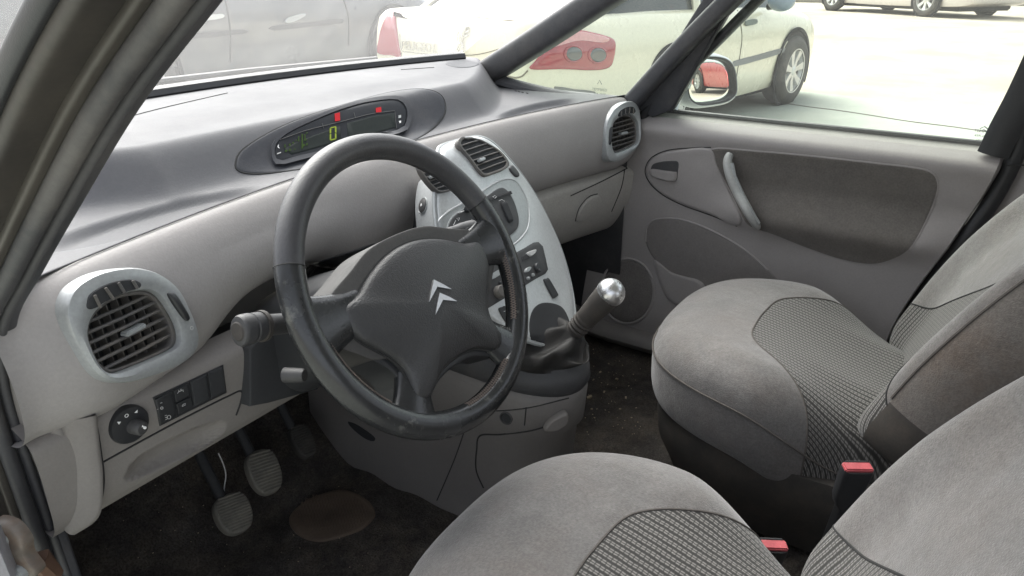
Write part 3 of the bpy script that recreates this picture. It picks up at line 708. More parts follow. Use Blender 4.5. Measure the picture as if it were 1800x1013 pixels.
decal('gaiter_recess', B_fas, [(930, 575), (934, 550), (945, 536), (962, 532), (985, 538), (997, 554), (1001, 574), (990, 600), (960, 612), (936, 605)], M['blackm'], stack, .001, .003, .05, 4)
# tunnel console
def con_ring(z, w, nose, nx=-.008, yb=.56):
    P = []
    for k in range(25):
        a = math.pi*k/24; P.append(V3((nx-w*math.cos(a)*1., .08-(.08-nose)*math.sin(a)**.8, z)))
    return [V3((nx-w*1.02, yb, z))]+[V3((nx-w*1.01, .3, z))]+P+[V3((nx+w*1.01, .3, z)), V3((nx+w*1.02, yb, z))]
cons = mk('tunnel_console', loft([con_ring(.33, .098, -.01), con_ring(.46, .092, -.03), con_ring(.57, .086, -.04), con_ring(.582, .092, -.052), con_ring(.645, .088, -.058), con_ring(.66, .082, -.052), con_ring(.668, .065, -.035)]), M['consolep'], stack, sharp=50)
mk('console_collar', loft([con_ring(.655, .08, -.056, yb=.2), con_ring(.668, .086, -.063, yb=.2), con_ring(.69, .083, -.06, yb=.2), con_ring(.704, .073, -.046, yb=.2), con_ring(.695, .058, -.03, yb=.2)]), M['darkgrey'], stack, sharp=60)
B_con = bvh_of(cons)
mk('upper_console', loft([[V3((SC-w, y, z)), V3((SC+w, y, z)), V3((SC+w, y+.3, z)), V3((SC-w, y+.3, z))] for w, y, z in ((.075, .07, .66), (.08, .12, .74), (.085, .19, .84), (.08, .26, .95), (.06, .31, 1.0))]), M['blackm'], stack)
seam('bin_gap', B_con, [(850, 858), (837, 826), (838, 790), (844, 766), (880, 764), (930, 758), (965, 748)], M['seamd'], cons, .0016)
seam('console_joint', B_con, [(815, 762), (798, 810), (768, 880)], M['seamd'], cons, .0012)
seam('console_joint', B_con, [(845, 722), (885, 722), (935, 716), (1000, 700)], M['seamd'], cons, .0012)
decal('console_slot', B_con, [(612, 741), (630, 748), (658, 768), (656, 776), (640, 770), (618, 752)], M['blackm'], cons, .001, .003, .08, 4)
p, n = frame_at(B_con, 890, 735, 0)
sk = mk('power_socket', lathe([(.012, -.004), (.0125, .002), (.0105, .0024), (.0095, .0005), (.0095, -.01)], p, n, 24), M['darkgrey'], cons)
mk('socket_hole', lathe([(.0003, .0008), (.0095, .0006), (.0095, -.001)], p, n, 20), M['blackm'], sk)
decal('ashtray_lip', B_con, [(955, 752), (962, 738), (978, 726), (992, 720), (995, 730), (988, 742), (972, 752)], M['lower'], cons, .014, .02, .2, 6)
seam('drawer_gap', B_con, [(925, 716), (922, 748)], M['seamd'], cons, .0012)

# gear lever
kn = hx(1068, 520, .035); md = hx(1010, 582, .02); bs = V3((-.012, .022, .71))
gl = thing('gear_lever', 'worn gear lever with satin silver knob and black leather gaiter', 'gear lever', (.0, .0, .69))
ax = (kn-md).normalized()
sidev = ax.cross(Uv).normalized()
rings = []
gpath = smooth([tuple(bs+V3((0, .005, -.01))), tuple(bs+V3((.003, -.012, .02))), tuple(lerp(bs, md, .55)+V3((0, 0, .004))), tuple(lerp(bs, md, .82)), tuple(md)], 8, False)
for i, q in enumerate(gpath):
    t = i/(len(gpath)-1); r = interp([(0, .068), (.15, .068), (.3, .062), (.5, .05), (.7, .036), (.85, .026), (1, .019)], t); ring = []
    aa = (V3((0, 0, 1))*(1-t)+ax*t).normalized(); e1, e2 = axes(aa)
    for k in range(64):
        a = 2*math.pi*k/64
        fold = 1+(.20*math.sin(4*a+1+3*t)+.1*math.sin(7*a+2-4*t)+.07*math.sin(11*a+6*t))*math.sin(math.pi*min(1, t*1.05))**.8*.9
        ring.append(V3(q)+e1*(r*fold*math.cos(a))+e2*(r*fold*1.0*math.sin(a))+aa*(.01*math.sin(5*a+2)*math.sin(math.pi*t)))
    rings.append(ring)
mk('gaiter', loft(rings), M['gaiter'], gl, sharp=70)
mk('lever_grip', tube([md-ax*.006+ax*(.001*k*((kn-md).length-.004)/1.)*1. for k in range(0, 1)] or [md, kn], .01, 8) if False else tube([lerp(md-ax*.005, kn-ax*.004, k/40) for k in range(41)], lambda t: .0165+.0055*t+.0013*math.sin(t*70)*(1-sstep(.3, .5, t))+.0012*sstep(.55, .9, t), 24), M['boot'], gl)
mk('knob', ellipsoid(kn+ax*.008, ax*.024, sidev*.025, sidev.cross(ax)*.025), M['knob'], gl)
mk('knob_collar', tube([kn-ax*.004, kn-ax*.001, kn+ax*.003], .0235, 24), M['boot'], gl)
kd = (CP-kn).normalized(); e1, e2 = axes(ax, Rv)
B_kn = None
mb = MB(); base = kn+ax*.0325
for s_, a, b in (('1', -.006, .004), ('3', 0, .004), ('5', .006, .004), ('2', -.006, -.005), ('4', 0, -.005), ('R', .006, -.005)):
    pass
mb.add(tube([base+e1*-.005+e2*.004-ax*.0005, base+e1*-.005-e2*.004-ax*.0005], .0004, 5)).add(tube([base+e2*.004, base-e2*.004], .0004, 5)).add(tube([base+e1*.005+e2*.004-ax*.0005, base+e1*.005-e2*.004-ax*.0005], .0004, 5)).add(tube([base-e1*.005, base+e1*.005], .0004, 5))
mk('shift_pattern', mb, M['darkgrey'], gl)

# ================================================================== STEERING WHEEL
TW = rad(29.9); WC = V3((-.3544, 0, .97)); Wu = V3((1, 0, 0)); Wv = V3((0, math.sin(TW), math.cos(TW))); Wn = V3((0, -math.cos(TW), math.sin(TW)))
def W(u, v, n=0.): return WC+Wu*u+Wv*v+Wn*n
def wpx(px, py, h):
    q = hit(px, py, WC+Wn*h, Wn)-WC; return q.dot(Wu), q.dot(Wv)
wh = thing('steering_wheel', 'black leather four spoke steering wheel with double chevron emblem', 'steering wheel', WC)
RR = .1765
def arc(a0, a1, n): return [rad(lerp(a0, a1, i/n)) for i in range(n+1)]
def rim_part(a0, a1, rr, n):
    rings = []
    for a in arc(a0, a1, n):
        c = W(RR*math.cos(a), RR*math.sin(a)); e = Wu*math.cos(a)+Wv*math.sin(a)
        low = sstep(.1, .3, -math.sin(a)) if False else 0
        rings.append([c+e*(rr*1.02*math.cos(2*math.pi*k/20))+Wn*(rr*.95*math.sin(2*math.pi*k/20)) for k in range(20)])
    return loft(rings)
mk('rim', rim_part(20.5, 155, .0162, 90), surf('grey_rim_leather', (.04,.04,.043), .42, .5, 420, .1, 10, dust=.12), wh)
rg = mk('rim_grip', rim_part(155, 380.5, .0164, 140), M['worn'], wh)
for a in (20.5, 155): mk('rim_joint', tube([W(RR*math.cos(rad(a)), RR*math.sin(rad(a)))+(Wu*math.cos(rad(a))+Wv*math.sin(rad(a)))*(.0164*math.cos(k*.314))+Wn*(.0158*math.sin(k*.314)) for k in range(20)], .0008, 5, True), M['seamd'], wh)
for a0, a1 in ((-40, -4), (-98, -62), (-176, -140)):
    mb = MB()
    m = int((a1-a0)/1.25)
    for i in range(m):
        a = rad(lerp(a0, a1, i/m)); b = rad(lerp(a0, a1, (i+.9)/m))
        for th0, th1 in ((2.55, 2.95), (3.05, 2.6)) :
            def q(al, th): 
                e = Wu*math.cos(al)+Wv*math.sin(al); return W(RR*math.cos(al), RR*math.sin(al))+e*(.0172*math.cos(th))+Wn*(.0162*math.sin(th))
            mb.add(tube([q(a, th0-.15), q((a+b)/2, (th0+th1)/2-.15), q(b, th1-.15)], .00075, 5))
    mk('lacing', mb, M['stitch'], rg)
# hub pad
hp = [(-.126, .012), (-.1, .018), (-.07, .033), (-.035, .045), (0, .049), (.035, .045), (.07, .033), (.1, .018), (.126, .012), (.13, -.006), (.124, -.026), (.110, -.044), (.096, -.060), (.087, -.075), (.084, -.09), (.087, -.104), (.088, -.116), (.080, -.125), (.066, -.125), (.05, -.116), (.03, -.108), (0, -.105), (-.03, -.108), (-.05, -.116), (-.066, -.125), (-.080, -.125), (-.088, -.116), (-.087, -.104), (-.084, -.09), (-.087, -.075), (-.096, -.060), (-.110, -.044), (-.124, -.026), (-.13, -.006)]
fw = lambda a, b: W(a, b, 0)
hub = mk('hub_pad', patch(smooth(hp, 4), fw, .009, .03, .06, 12, .015, c=(0, -.035), nrm=Wn), M['pad_hub'], wh, sharp=60)
mk('hub_gap', tube([W(a, b, .0012) for a, b in smooth(hp, 4)], .0019, 6, True), M['seamd'], wh)
sh = [(-.155, .016), (-.13, .03), (-.09, .045), (-.05, .06), (0, .064), (.05, .06), (.09, .045), (.13, .03), (.155, .016), (.152, -.016), (.13, -.04), (.10, -.06), (.0, -.08), (-.10, -.06), (-.13, -.04), (-.152, -.016)]
mk('hub_shell', patch(smooth(sh, 5), fw, .0005, .055, .1, 8, .002, c=(0, 0), nrm=Wn), M['shell'], wh, sharp=60)
sh2 = [(a*1.06, b*1.06-.003) for a, b in hp]
mk('hub_back', patch(smooth(sh2, 4), fw, -.004, .05, .05, 6, 0, c=(0, -.035), nrm=Wn), M['black'], wh)
def spoke(a, w0, w1, r0=.095, mat='worn', n0=-.006):
    a = rad(a); e = Wu*math.cos(a)+Wv*math.sin(a); t = Wn.cross(e); rings = []
    for i in range(9):
        q = i/8; r = lerp(r0, RR-.002, q); w = lerp(w0, w1, q**2.2); c = WC+e*r+Wn*lerp(n0, 0, q)
        rings.append([c+t*(w*math.copysign(abs(math.cos(2*math.pi*k/20))**.8, math.cos(2*math.pi*k/20)))+Wn*(lerp(.012, .0135, q)*math.sin(2*math.pi*k/20)) for k in range(20)])
    return mk('spoke', loft(rings), M[mat], wh)
spoke(1.5, .026, .044); spoke(178.5, .026, .044)
def low_spoke(s):
    rings = []
    for i in range(9):
        q = i/8; u = lerp(.068, .103, q)*s; v = lerp(-.095, -.145, q); d = (Wu*(.035*s)-Wv*.05).normalized(); t = Wn.cross(d); w = lerp(.024, .038, q**2)
        rings.append([W(u, v, lerp(-.008, 0, q))+t*(w*math.cos(2*math.pi*k/20))+Wn*(.0125*math.sin(2*math.pi*k/20)) for k in range(20)])
    return mk('spoke', loft(rings), M['worn'], wh)
low_spoke(1); low_spoke(-1)
# double chevron
B_hub = bvh_of(hub)
em = M['emblem']
def chev(apex, lft, rgt, wide):
    f = caster(B_hub); A, l_, r_ = [V3((*wpx(*p, .024), 0)) for p in (apex, lft, rgt)]
    mb = MB()
    for e in (l_, r_):
        d = (e-A); t = V3((0, -1, 0))
        # arms taper from the thick waist to a point
        low = A+V3((0, -wide, 0))
        pts = [A, lerp(A, e, .55)+V3((0, .0008, 0)), e, lerp(low, e, .5), low]
        n_out = lambda p, h: W(p.x, p.y, .0195+h)
        top = [n_out(p, .0056) for p in pts]; bot = [n_out(p, -.004) for p in pts]
        k = len(pts); V = top+bot; F = [tuple(range(k))]+[(i, (i+1) % k, k+(i+1) % k, k+i) for i in range(k)]
        mb.add((V, F))
    return mk('chevron', mb, em, hub, True)
chev((762, 492), (754, 531), (793, 509), .0095); chev((772, 515), (765, 553), (803, 530), .0095)

# steering column
col = thing('steering_column', 'dark steering column shroud with one stalk each side', 'steering column', WC-Wn*.12)
rings = []
for i in range(12):
    q = i/11; c = WC-Wn*lerp(.028, .24, q)+Wv*-.008; w = lerp(.062, .085, q); h = lerp(.052, .075, q)
    rings.append([c+Wu*(w*math.copysign(abs(math.cos(a))**.55, math.cos(a)))+Wv*(h*math.copysign(abs(math.sin(a))**.55, math.sin(a))) for a in [2*math.pi*k/40 for k in range(40)]])
mk('shroud', loft(rings), M['black'], col, sharp=60)
Ls = [hy(418, 583, .055), hy(440, 578, .055), hy(462, 573, .057), hy(520, 566, .065), hy(600, 550, .075)]
def stalk(name, pts, prof, mat=M['darkgrey']): return mk(name, tube(smooth([tuple(p) for p in pts], 10, False), lambda t: interp(prof, t), 22, flat=.86), mat, col)
ls = stalk('lamp_stalk', Ls, [(0, .0125), (.02, .0155), (.08, .0172), (.24, .0172), (.27, .0152), (.3, .0165), (.5, .0155), (.55, .012), (1, .011)])
mk('stalk_collar', tube([Ls[1]+(Ls[2]-Ls[1])*.75, Ls[1]+(Ls[2]-Ls[1])*1.05], .0172, 20, flat=.9), M['boot'], ls)
mk('stalk_cap', lathe([(.0003, .0018), (.009, .0014), (.0105, 0)], Ls[0], Ls[0]-Ls[1], 20), M['boot'], ls)
Rs = [hy(834, 402, .075), hy(822, 405, .076), hy(800, 409, .078), hy(775, 418, .08), hy(700, 450, .085)]
rs = stalk('wiper_stalk', Rs, [(0, .011), (.03, .0132), (.1, .014), (.25, .0142), (.4, .0125), (.5, .0105), (1, .0105)])
mk('stalk_mark', MB().add(box(hy(821, 401, .06), .004, .0006, .0015, (Rv*.9+Uv*.2).normalized(), Uv, Fv)).add(box(hy(806, 408.5, .062), .0022, .0006, .0022, Rv, Uv, Fv)), M['greyprint'], rs)
mk('ignition_lock', lathe([(.0005, .008), (.0075, .0075), (.009, .003), (.0095, -.02)], hy(526, 660, .10), V3((.35, -.9, .1)), 22), M['darkgrey'], col)
M['spk'] = surf('speaker_mesh_plastic', (.15,.139,.13), .7, .8, 260, .06, 5, bdist=.0015, grain=.15, spec=.25)
# ================================================================== SEATS
def spow(c, e): return math.copysign(abs(c)**e, c)
YB = [(0, -.255), (.08, -.262), (.12, -.285), (.16, -.335), (.2, -.385), (.235, -.41), (.3, -.43)]
def cut(V, F, val):
    """split a mesh along val = 0; returns (faces with val > 0, faces with val < 0, cut segments), V grows"""
    D = [val(i) for i in range(len(V))]; cache = {}; pos = []; neg = []; segs = []
    def mid(i, j):
        k = (min(i, j), max(i, j))
        if k not in cache:
            t = D[i]/(D[i]-D[j]); V.append(V[i]+(V[j]-V[i])*t); cache[k] = (len(V)-1, i, j, t)
        return cache[k][0]
    for f in F:
        if all(D[i] > 0 for i in f): pos.append(f); continue
        if all(D[i] <= 0 for i in f): neg.append(f); continue
        p = []; q = []; m = []
        for i, j in zip(f, f[1:]+f[:1]):
            (p if D[i] > 0 else q).append(i)
            if (D[i] > 0) != (D[j] > 0): e = mid(i, j); p.append(e); q.append(e); m.append(e)
        pos.append(tuple(p)); neg.append(tuple(q))
        if len(m) == 2: segs.append(tuple(m))
    return pos, neg, segs, cache
def chain(V, segs):
    """order cut segments into one polyline"""
    nb = {}
    for a, b in segs: nb.setdefault(a, []).append(b); nb.setdefault(b, []).append(a)
    ends = [k for k in nb if len(nb[k]) == 1]; best = []
    seen = set()
    for s in ends+list(nb):
        if s in seen: continue
        path = [s]; seen.add(s)
        while True:
            n = [k for k in nb[path[-1]] if k not in seen]
            if not n: break
            path.append(n[0]); seen.add(n[0])
        if len(path) > len(best): best = path
    P = [V[i] for i in best]
    for _ in range(3): P = [P[0]]+[(P[i-1]+P[i]*2+P[i+1])/4 for i in range(1, len(P)-1)]+[P[-1]]
    return P[::2]+[P[-1]]
HB = smooth([(-.27, .07), (-.24, .075), (-.205, .12), (-.175, .21), (-.135, .285), (-.08, .30), (-.023, .262), (.034, .217), (.108, .152), (.15, .118), (.2, .09), (.235, .08), (.27, .075)], 4, False)
def make_seat(label, cx, side, cy=-.39, zt=.695, stain=False, yoff=0.):
    """side: +1 when the inner flank (towards the tunnel) lies at larger x"""
    s_ = thing('car_seat', label, 'car seat', (cx, cy, .36), 'front seats')
    A, Bd, ex = .262, .305, 2/2.7
    prof = [(0, 0), (.15, 0), (.3, 0), (.45, 0), (.6, .0), (.7, -.001), (.78, -.004), (.85, -.010), (.9, -.017), (.94, -.026), (.97, -.038), (.99, -.054), (1., -.072), (1., -.10), (.995, -.128), (.98, -.15), (.95, -.164), (.88, -.168)]
    pr = smooth(prof, 4, False); nt_ = 260
    def pt(r, z, a):
        lx = A*r*spow(math.cos(a), ex); ly = Bd*r*spow(math.sin(a), ex); lx *= 1-.24*sstep(.08, -.2, ly)
        top = sstep(-.06, -.004, z)
        bol = .014*math.exp(-((abs(lx)-.19)/.05)**2)*sstep(.2, -.05, ly) - .012*math.exp(-(lx/.13)**2)*sstep(.25, -.0, ly)
        crown = -.05*sstep(.08, .21, abs(lx))*sstep(.08, -.12, ly)+.018*sstep(-.1, .22, ly)-.05*sstep(.12, -.25, ly)
        return V3((cx+lx, cy+ly, zt+z+top*bol+crown))
    V = [pt(r, z, 2*math.pi*k/nt_) for r, z in pr for k in range(nt_)]; n = nt_
    F0 = [(i*n+j, i*n+(j+1) % n, (i+1)*n+(j+1) % n, (i+1)*n+j) for i in range(len(pr)-1) for j in range(n)]
    yb_s = smooth(YB, 6, False)
    cpos, cneg, csegs, _ = cut(V, F0, lambda i: V[i].y-yoff-interp(yb_s, abs(V[i].x-cx)))
    Fc = {'c': cpos, 'i': cneg}
    def sub(faces):
        used = sorted({i for f in faces for i in f}); mp = {i: q for q, i in enumerate(used)}
        vv = [V[i] for i in used]
        uv = [((p.x-cx)+ (zt-p.z)*.7*(1 if p.x > cx else -1)*sstep(.2, .26, abs(p.x-cx)), p.y) for p in vv]
        return vv, [tuple(mp[i] for i in f) for f in faces], uv
    cu = mk('cushion', sub(Fc['c']), M['cloth'], s_, sharp=80)
    ins = mk('cushion_insert', sub(Fc['i']), M['weave'], s_, sharp=80)
    mk('cushion_seam', tube(chain(V, csegs), .0017, 6), M['piping'], ins)
    rim = [(k, pt(1.0, -.062, 2*math.pi*k/nt_)) for k in range(nt_)]
    mk('cushion_piping', tube([p+V3(((p.x-cx)*.004, .001 if p.y > cy else 0, 0)) for k, p in rim if p.y > cy-.09], .0019, 6), M['piping'], cu)
    sk = [(1.0, -.15, .93), (1, -.18, .94), (1, -.23, .92), (1, -.27, .86), (1, -.33, .78)]
    mk('seat_base', loft([[V3((cx+A*w*spow(math.cos(2*math.pi*k/60), ex), cy+.02*0+Bd*w*spow(math.sin(2*math.pi*k/60), ex), zt+z)) for k in range(60)] for _, z, w in sk]), M['seatbase'], s_, sharp=70)
    # backrest
    base = V3((cx, -.565, .59)); ln = rad(21); bu = V3((0, -math.sin(ln), math.cos(ln))); bd = V3((0, math.cos(ln), math.sin(ln)))
    m_ = 200; hs_ = [i/90*.64 for i in range(91)]
    def bp(h, a):
        cap_ = math.sqrt(max(0., 1-max(0, (h-.52)/.12)**2.2)) if h > .52 else 1.
        lowr = math.sqrt(max(0., 1-max(0, (.06-h)/.06)**2)) if h < .06 else 1.
        Wd = interp([(0, .235), (.1, .25), (.25, .258), (.4, .245), (.52, .225), (.64, .215)], h)*(.35+.65*cap_)*(.9+.1*lowr)
        D = .085*(.25+.75*cap_)*(.7+.3*lowr)
        c, sn = math.cos(a), math.sin(a)
        lw = Wd*spow(c, 2/3.2); ld = D*spow(sn, 2/2.6)
        if sn > 0: ld += (.058*math.exp(-((abs(lw)-Wd*.86)/.05)**2)-.014*math.exp(-(lw/.12)**2))*sn**.5*cap_
        curve = -.55*max(0, h-.13)**2
        return base+V3((lw, 0, 0))+bu*h+bd*(ld+curve), lw, sn
    VV = []; info = []
    for h in hs_:
        for k in range(m_):
            p, lw, sn = bp(h, 2*math.pi*k/m_); VV.append(p); info.append((h, lw, sn))
    def hb(lw): return interp(HB, lw)
    F0 = [(i*m_+j, i*m_+(j+1) % m_, (i+1)*m_+(j+1) % m_, (i+1)*m_+j) for i in range(len(hs_)-1) for j in range(m_)]
    def keep(ca):
        for k, (e, i, j, t) in sorted(ca.items(), key=lambda q: q[1][0]): info.append(tuple(lerp(info[i][q], info[j][q], t) for q in range(3)))
    front, rear, _, ca = cut(VV, F0, lambda i: info[i][2]-.55); keep(ca)
    l_, w2, bsegs, ca = cut(VV, front, lambda i: info[i][0]-hb(info[i][1])); keep(ca)
    sd, bs_, _, ca = cut(VV, rear, lambda i: info[i][0]-.10); keep(ca)
    fc = {'light': l_, 'weave': w2, 'side': sd, 'base': bs_}
    def sub2(faces):
        used = sorted({i for f in faces for i in f}); mp = {i: q for q, i in enumerate(used)}
        return [VV[i] for i in used], [tuple(mp[i] for i in f) for f in faces], [(info[i][1]+(1-info[i][2])*.07*math.copysign(1, info[i][1]), info[i][0]) for i in used]
    bk = mk('backrest', sub2(fc['light']), M['cloth'], s_, sharp=80)
    bi = mk('backrest_insert', sub2(fc['weave']), M['weave'], s_, sharp=80)
    mk('backrest_side', sub2(fc['side']), M['cloth_b'] if stain else M['cloth'], s_, sharp=80)
    mk('backrest_base', sub2(fc['base']), M['seatbase'], s_, sharp=80)
    mk('backrest_seam', tube(chain(VV, bsegs), .0016, 6), M['seamd'], bi)
    for sg in (1, -1):
        k0 = min(range(m_), key=lambda k: abs(math.sin(2*math.pi*k/m_)-.55)+(0 if math.cos(2*math.pi*k/m_)*sg > 0 else 9))
        mk('backrest_piping', tube([VV[i*m_+k0] for i in range(15, 88)], .0024, 6), M['piping'], bk)
    return s_
M['seatbase'] = surf('seat_base_plastic', (.04,.037,.034), .7, .3, 500, .2, 8, dust=.5, dustcol=(.1,.08,.06), dscale=8)
make_seat('grey cloth driver seat in front of the steering wheel, seen from above', -.40, 1, cy=-.38, yoff=-.012)
make_seat('grey cloth passenger seat beside the far door with brown stained backrest flank', .35, -1, cy=-.378, stain=True)

def buckle(p, d, label):
    t = thing('belt_buckle', label, 'seat belt buckle', p, 'seat belt buckles')
    d = V3(d).normalized(); ex, ey = axes(d, Rv)
    mk('stalk', tube([V3(p)-d*.14, V3(p)-d*.07, V3(p)-d*.002], .0, 4) if False else loft([[V3(p)+d*z+ex*(w*math.copysign(abs(math.cos(a))**.5, math.cos(a)))+ey*(.012*math.copysign(abs(math.sin(a))**.5, math.sin(a))) for a in [2*math.pi*k/24 for k in range(24)]] for z, w in ((-.2, .007), (-.085, .008), (-.075, .016), (-.06, .021), (-.008, .0235), (0, .022))]), M['black'], t)
    mk('release_button', box(V3(p)+d*.001, .043, .017, .008, ex, ey, d, .002), M['buckle'], t)
    mk('latch_slot', box(V3(p)+d*.0035+ey*.0085, .034, .004, .005, ex, ey, d, .001), M['blackm'], t)
    return t
buckle(hx(1507, 823, .055), (-.12, -.1, 1), 'red topped seat belt buckle beside the passenger seat')
buckle(hx(1357, 960, -.085), (-.1, -.15, 1), 'red topped seat belt buckle beside the driver seat cushion')

# ================================================================== PASSENGER DOOR
pdoor = thing('car_door', 'closed grey passenger door with charcoal cloth armrest panel and mirror outside', 'car door', (.72, -.2, .4))
def y_rear(z): return lerp(-.455, -.58, sstep(.5, 1.02, z)) if z < 1.02 else -.58
def door_x(y, z):
    x = .70
    x += .045*sstep(.955, 1.005, z)**2                        # roll over the top
    x -= .012*math.exp(-((z-.965)/.03)**2)
    x -= .026*math.exp(-((z-.79)/.035)**2)*sstep(.02, -.2, y)*sstep(-.56, -.46, y)   # armrest bulge
    x += .012*math.exp(-((z-.86)/.04)**2)*sstep(.0, -.15, y)
    x -= .035*sstep(.62, .44, z)*sstep(-.2, .1, y)             # pocket stands into the footwell
    return x
zs = [lerp(.33, 1.004, j/80) for j in range(81)]
drows = [[V3((door_x(lerp(.30, y_rear(z), i/90), z), lerp(.30, y_rear(z), i/90), z)) for i in range(91)] for z in zs]
dp = mk('door_panel', loft(drows, False, False), M['door'], pdoor, sharp=70)
B_door = bvh_of(dp); f_d = caster(B_door)
mk('panel_edge', loft([[r_[-1] for r_ in drows], [r_[-1]+V3((.05, -.012, 0)) for r_ in drows]], False, False), M['door'], pdoor)
arm_px = [(1250, 263), (1330, 266), (1430, 275), (1530, 286), (1600, 294), (1635, 302), (1648, 320), (1644, 348), (1622, 400), (1598, 438), (1565, 457), (1530, 464), (1480, 456), (1420, 436), (1360, 412), (1330, 402), (1310, 390), (1288, 345), (1265, 300)]
decal('armrest_cloth', B_door, arm_px, M['doorcloth'], pdoor, .003, .006, .04, 4, rings=16)
seam('cloth_edge', B_door, arm_px, M['door'], pdoor, .0022, True, 4)
pod2 = [(1137, 300), (1143, 283), (1160, 271), (1190, 264), (1248, 261), (1262, 292), (1284, 340), (1304, 385), (1292, 396), (1250, 376), (1200, 358), (1165, 340), (1145, 322)]
dpod = decal('handle_pod', B_door, pod2, M['door'], pdoor, .006, .010, .05, 4, rings=8)
seam('pod_gap', B_door, [(1296, 398), (1250, 379), (1200, 361), (1165, 343), (1143, 323), (1134, 302), (1141, 282), (1160, 269), (1190, 262), (1250, 259)], M['seamd'], dpod, .0014)
B_dpod = bvh_of(dpod)
decal('handle_cup', B_dpod, [(1144, 302), (1147, 290), (1160, 285), (1180, 283), (1192, 285), (1192, 300), (1188, 318), (1170, 318), (1150, 312)], M['darkgrey'], dpod, .0012, .003, .08, 5)
rel = decal('release_lever', B_dpod, [(1144, 299), (1150, 297), (1170, 300), (1186, 302), (1190, 303), (1189, 316), (1182, 319), (1160, 314), (1146, 309)], M['door'], dpod, .010, .012, .2, 4)
# grab handle
gp = [(1283, 272, .016), (1279, 285, .03), (1284, 308, .04), (1298, 340, .042), (1314, 370, .038), (1326, 390, .024), (1331, 398, .01)]
gpts = [hx(a, b, f_d(a, b).x-d) for a, b, d in gp]
mk('pull_handle', tube(smooth([tuple(p) for p in gpts], 8, False), lambda t: .011+.005*math.sin(math.pi*t), 18, flat=.75), M['pull'], pdoor)
mk('handle_strip', tube([p-V3((.010, 0, 0)) for p in smooth_pts], .003, 8) if False else tube([p+V3((-.0065, -.012, 0)) for p in gpts[1:-1]], .0042, 8), M['silver2'], pdoor)
pk = [(1135, 425), (1137, 400), (1150, 387), (1180, 384), (1215, 391), (1260, 410), (1310, 440), (1350, 475), (1378, 505), (1360, 520), (1300, 520), (1240, 510), (1220, 492), (1180, 478), (1150, 455)]
decal('door_pocket', B_door, pk, M['pocket'], pdoor, .0016, .004, .05, 5, rings=8)
seam('pocket_edge', B_door, pk[:8], M['door'], pdoor, .003, False, 5)
lip = [(1150, 458), (1180, 478), (1205, 486), (1228, 492), (1240, 505), (1240, 540), (1200, 540), (1170, 520)]
decal('pocket_lip', B_door, lip, M['door'], pdoor, .008, .012, .2, 5, rings=6)
spk = decal('door_speaker', B_door, circ((1103, 512), 44, 28, 54), M['spk'], pdoor, .002, .005, .06, 2, 0, 8)
mk('speaker_ring', tube(on(B_door, circ((1103, 512), 47, 28, 57), 2, True, .001), .0035, 8, True), M['door'], spk)
# window glass, frame, sail trim
zb = 1.0
A0 = V3((.722, .135, zb-.01)); A1 = V3((.722, -.585, zb-.01)); A2 = V3((.66, -.80, 1.45)); A3 = V3((.66, -.20, 1.45))
mk('window_glass', loft([[A0+V3((0, .02, 0)), A1+V3((0, -.02, 0))], [A3+V3((0, .02, 0)), A2+V3((0, -.02, 0))]], False, False), M['glass'], pdoor)
mk('belt_seal', tube([V3((.742, lerp(.13, -.585, i/20), 1.004)) for i in range(21)], .006, 8), M['black'], pdoor)
wf = [hx(1745, 272, .708), hx(1768, 225, .706), hx(1800, 165, .70), hx(1850, 60, .685), hx(1880, 0, .675)]
mk('window_frame', tube(smooth([tuple(p) for p in wf], 5, False), .013, 10, flat=2.2, up=(1, 0, 0)), M['black'], pdoor)
sail_px = [(1147, 206), (1180, 192), (1290, 0), (1310, -40), (1262, -40), (1235, 0), (1140, 150), (1112, 186)]
sp_ = [hx(a, b, lerp(.712, .665, max(0, min(1, (206-b)/330)))) for a, b in sail_px]
mk('sail_trim', prism(sp_, (-1, 0, .1), .03), M['trim'], pdoor)
mk('sail_edge', tube([hx(a, b, lerp(.70, .655, max(0, min(1, (206-b)/330)))) for a, b in ((1179, 196), (1205, 150), (1240, 90), (1290, 2), (1310, -36))], .004, 8), M['black'], pdoor)
# etched glass marks
def on_glass(px, py): return hit(px, py, A0, (A1-A0).cross(A3-A0).normalized())
gn = (A1-A0).cross(A3-A0).normalized()
if gn.dot(CP-A0) < 0: gn = -gn
ge = (A1-A0).normalized(); gu = gn.cross(ge)
if gu.z < 0: gu = -gu
mk_ = MB()
o = on_glass(1733, 231)+gn*.002
mk_.add(text_vf('TEMPERED', .0085, o, ge, gu, .0001)).add(text_vf('43R-001583', .007, o-gu*.0095, ge, gu, .0001)).add(text_vf('DOT AS2', .006, o-gu*.018, ge, gu, .0001))
oc = on_glass(1748, 240)+gn*.002
mk_.add(tube([oc+ge*(.0075*math.cos(k*.39))+gu*(.0075*math.sin(k*.39)) for k in range(16)], .0005, 4, True)).add(text_vf('E2', .007, oc, ge, gu, .0001))
for dz in (0, -.006):
    oo = on_glass(1731, 222)+gn*.002+gu*dz; mk_.add(tube([oo-ge*.007-gu*.005, oo, oo+ge*.007-gu*.005], .0009, 4))
M['etch'] = surf('etched_mark', (.2,.22,.2), .7, 0, 1, .02, 6)
mk('glass_marking', mk_, M['etch'], pdoor, True)
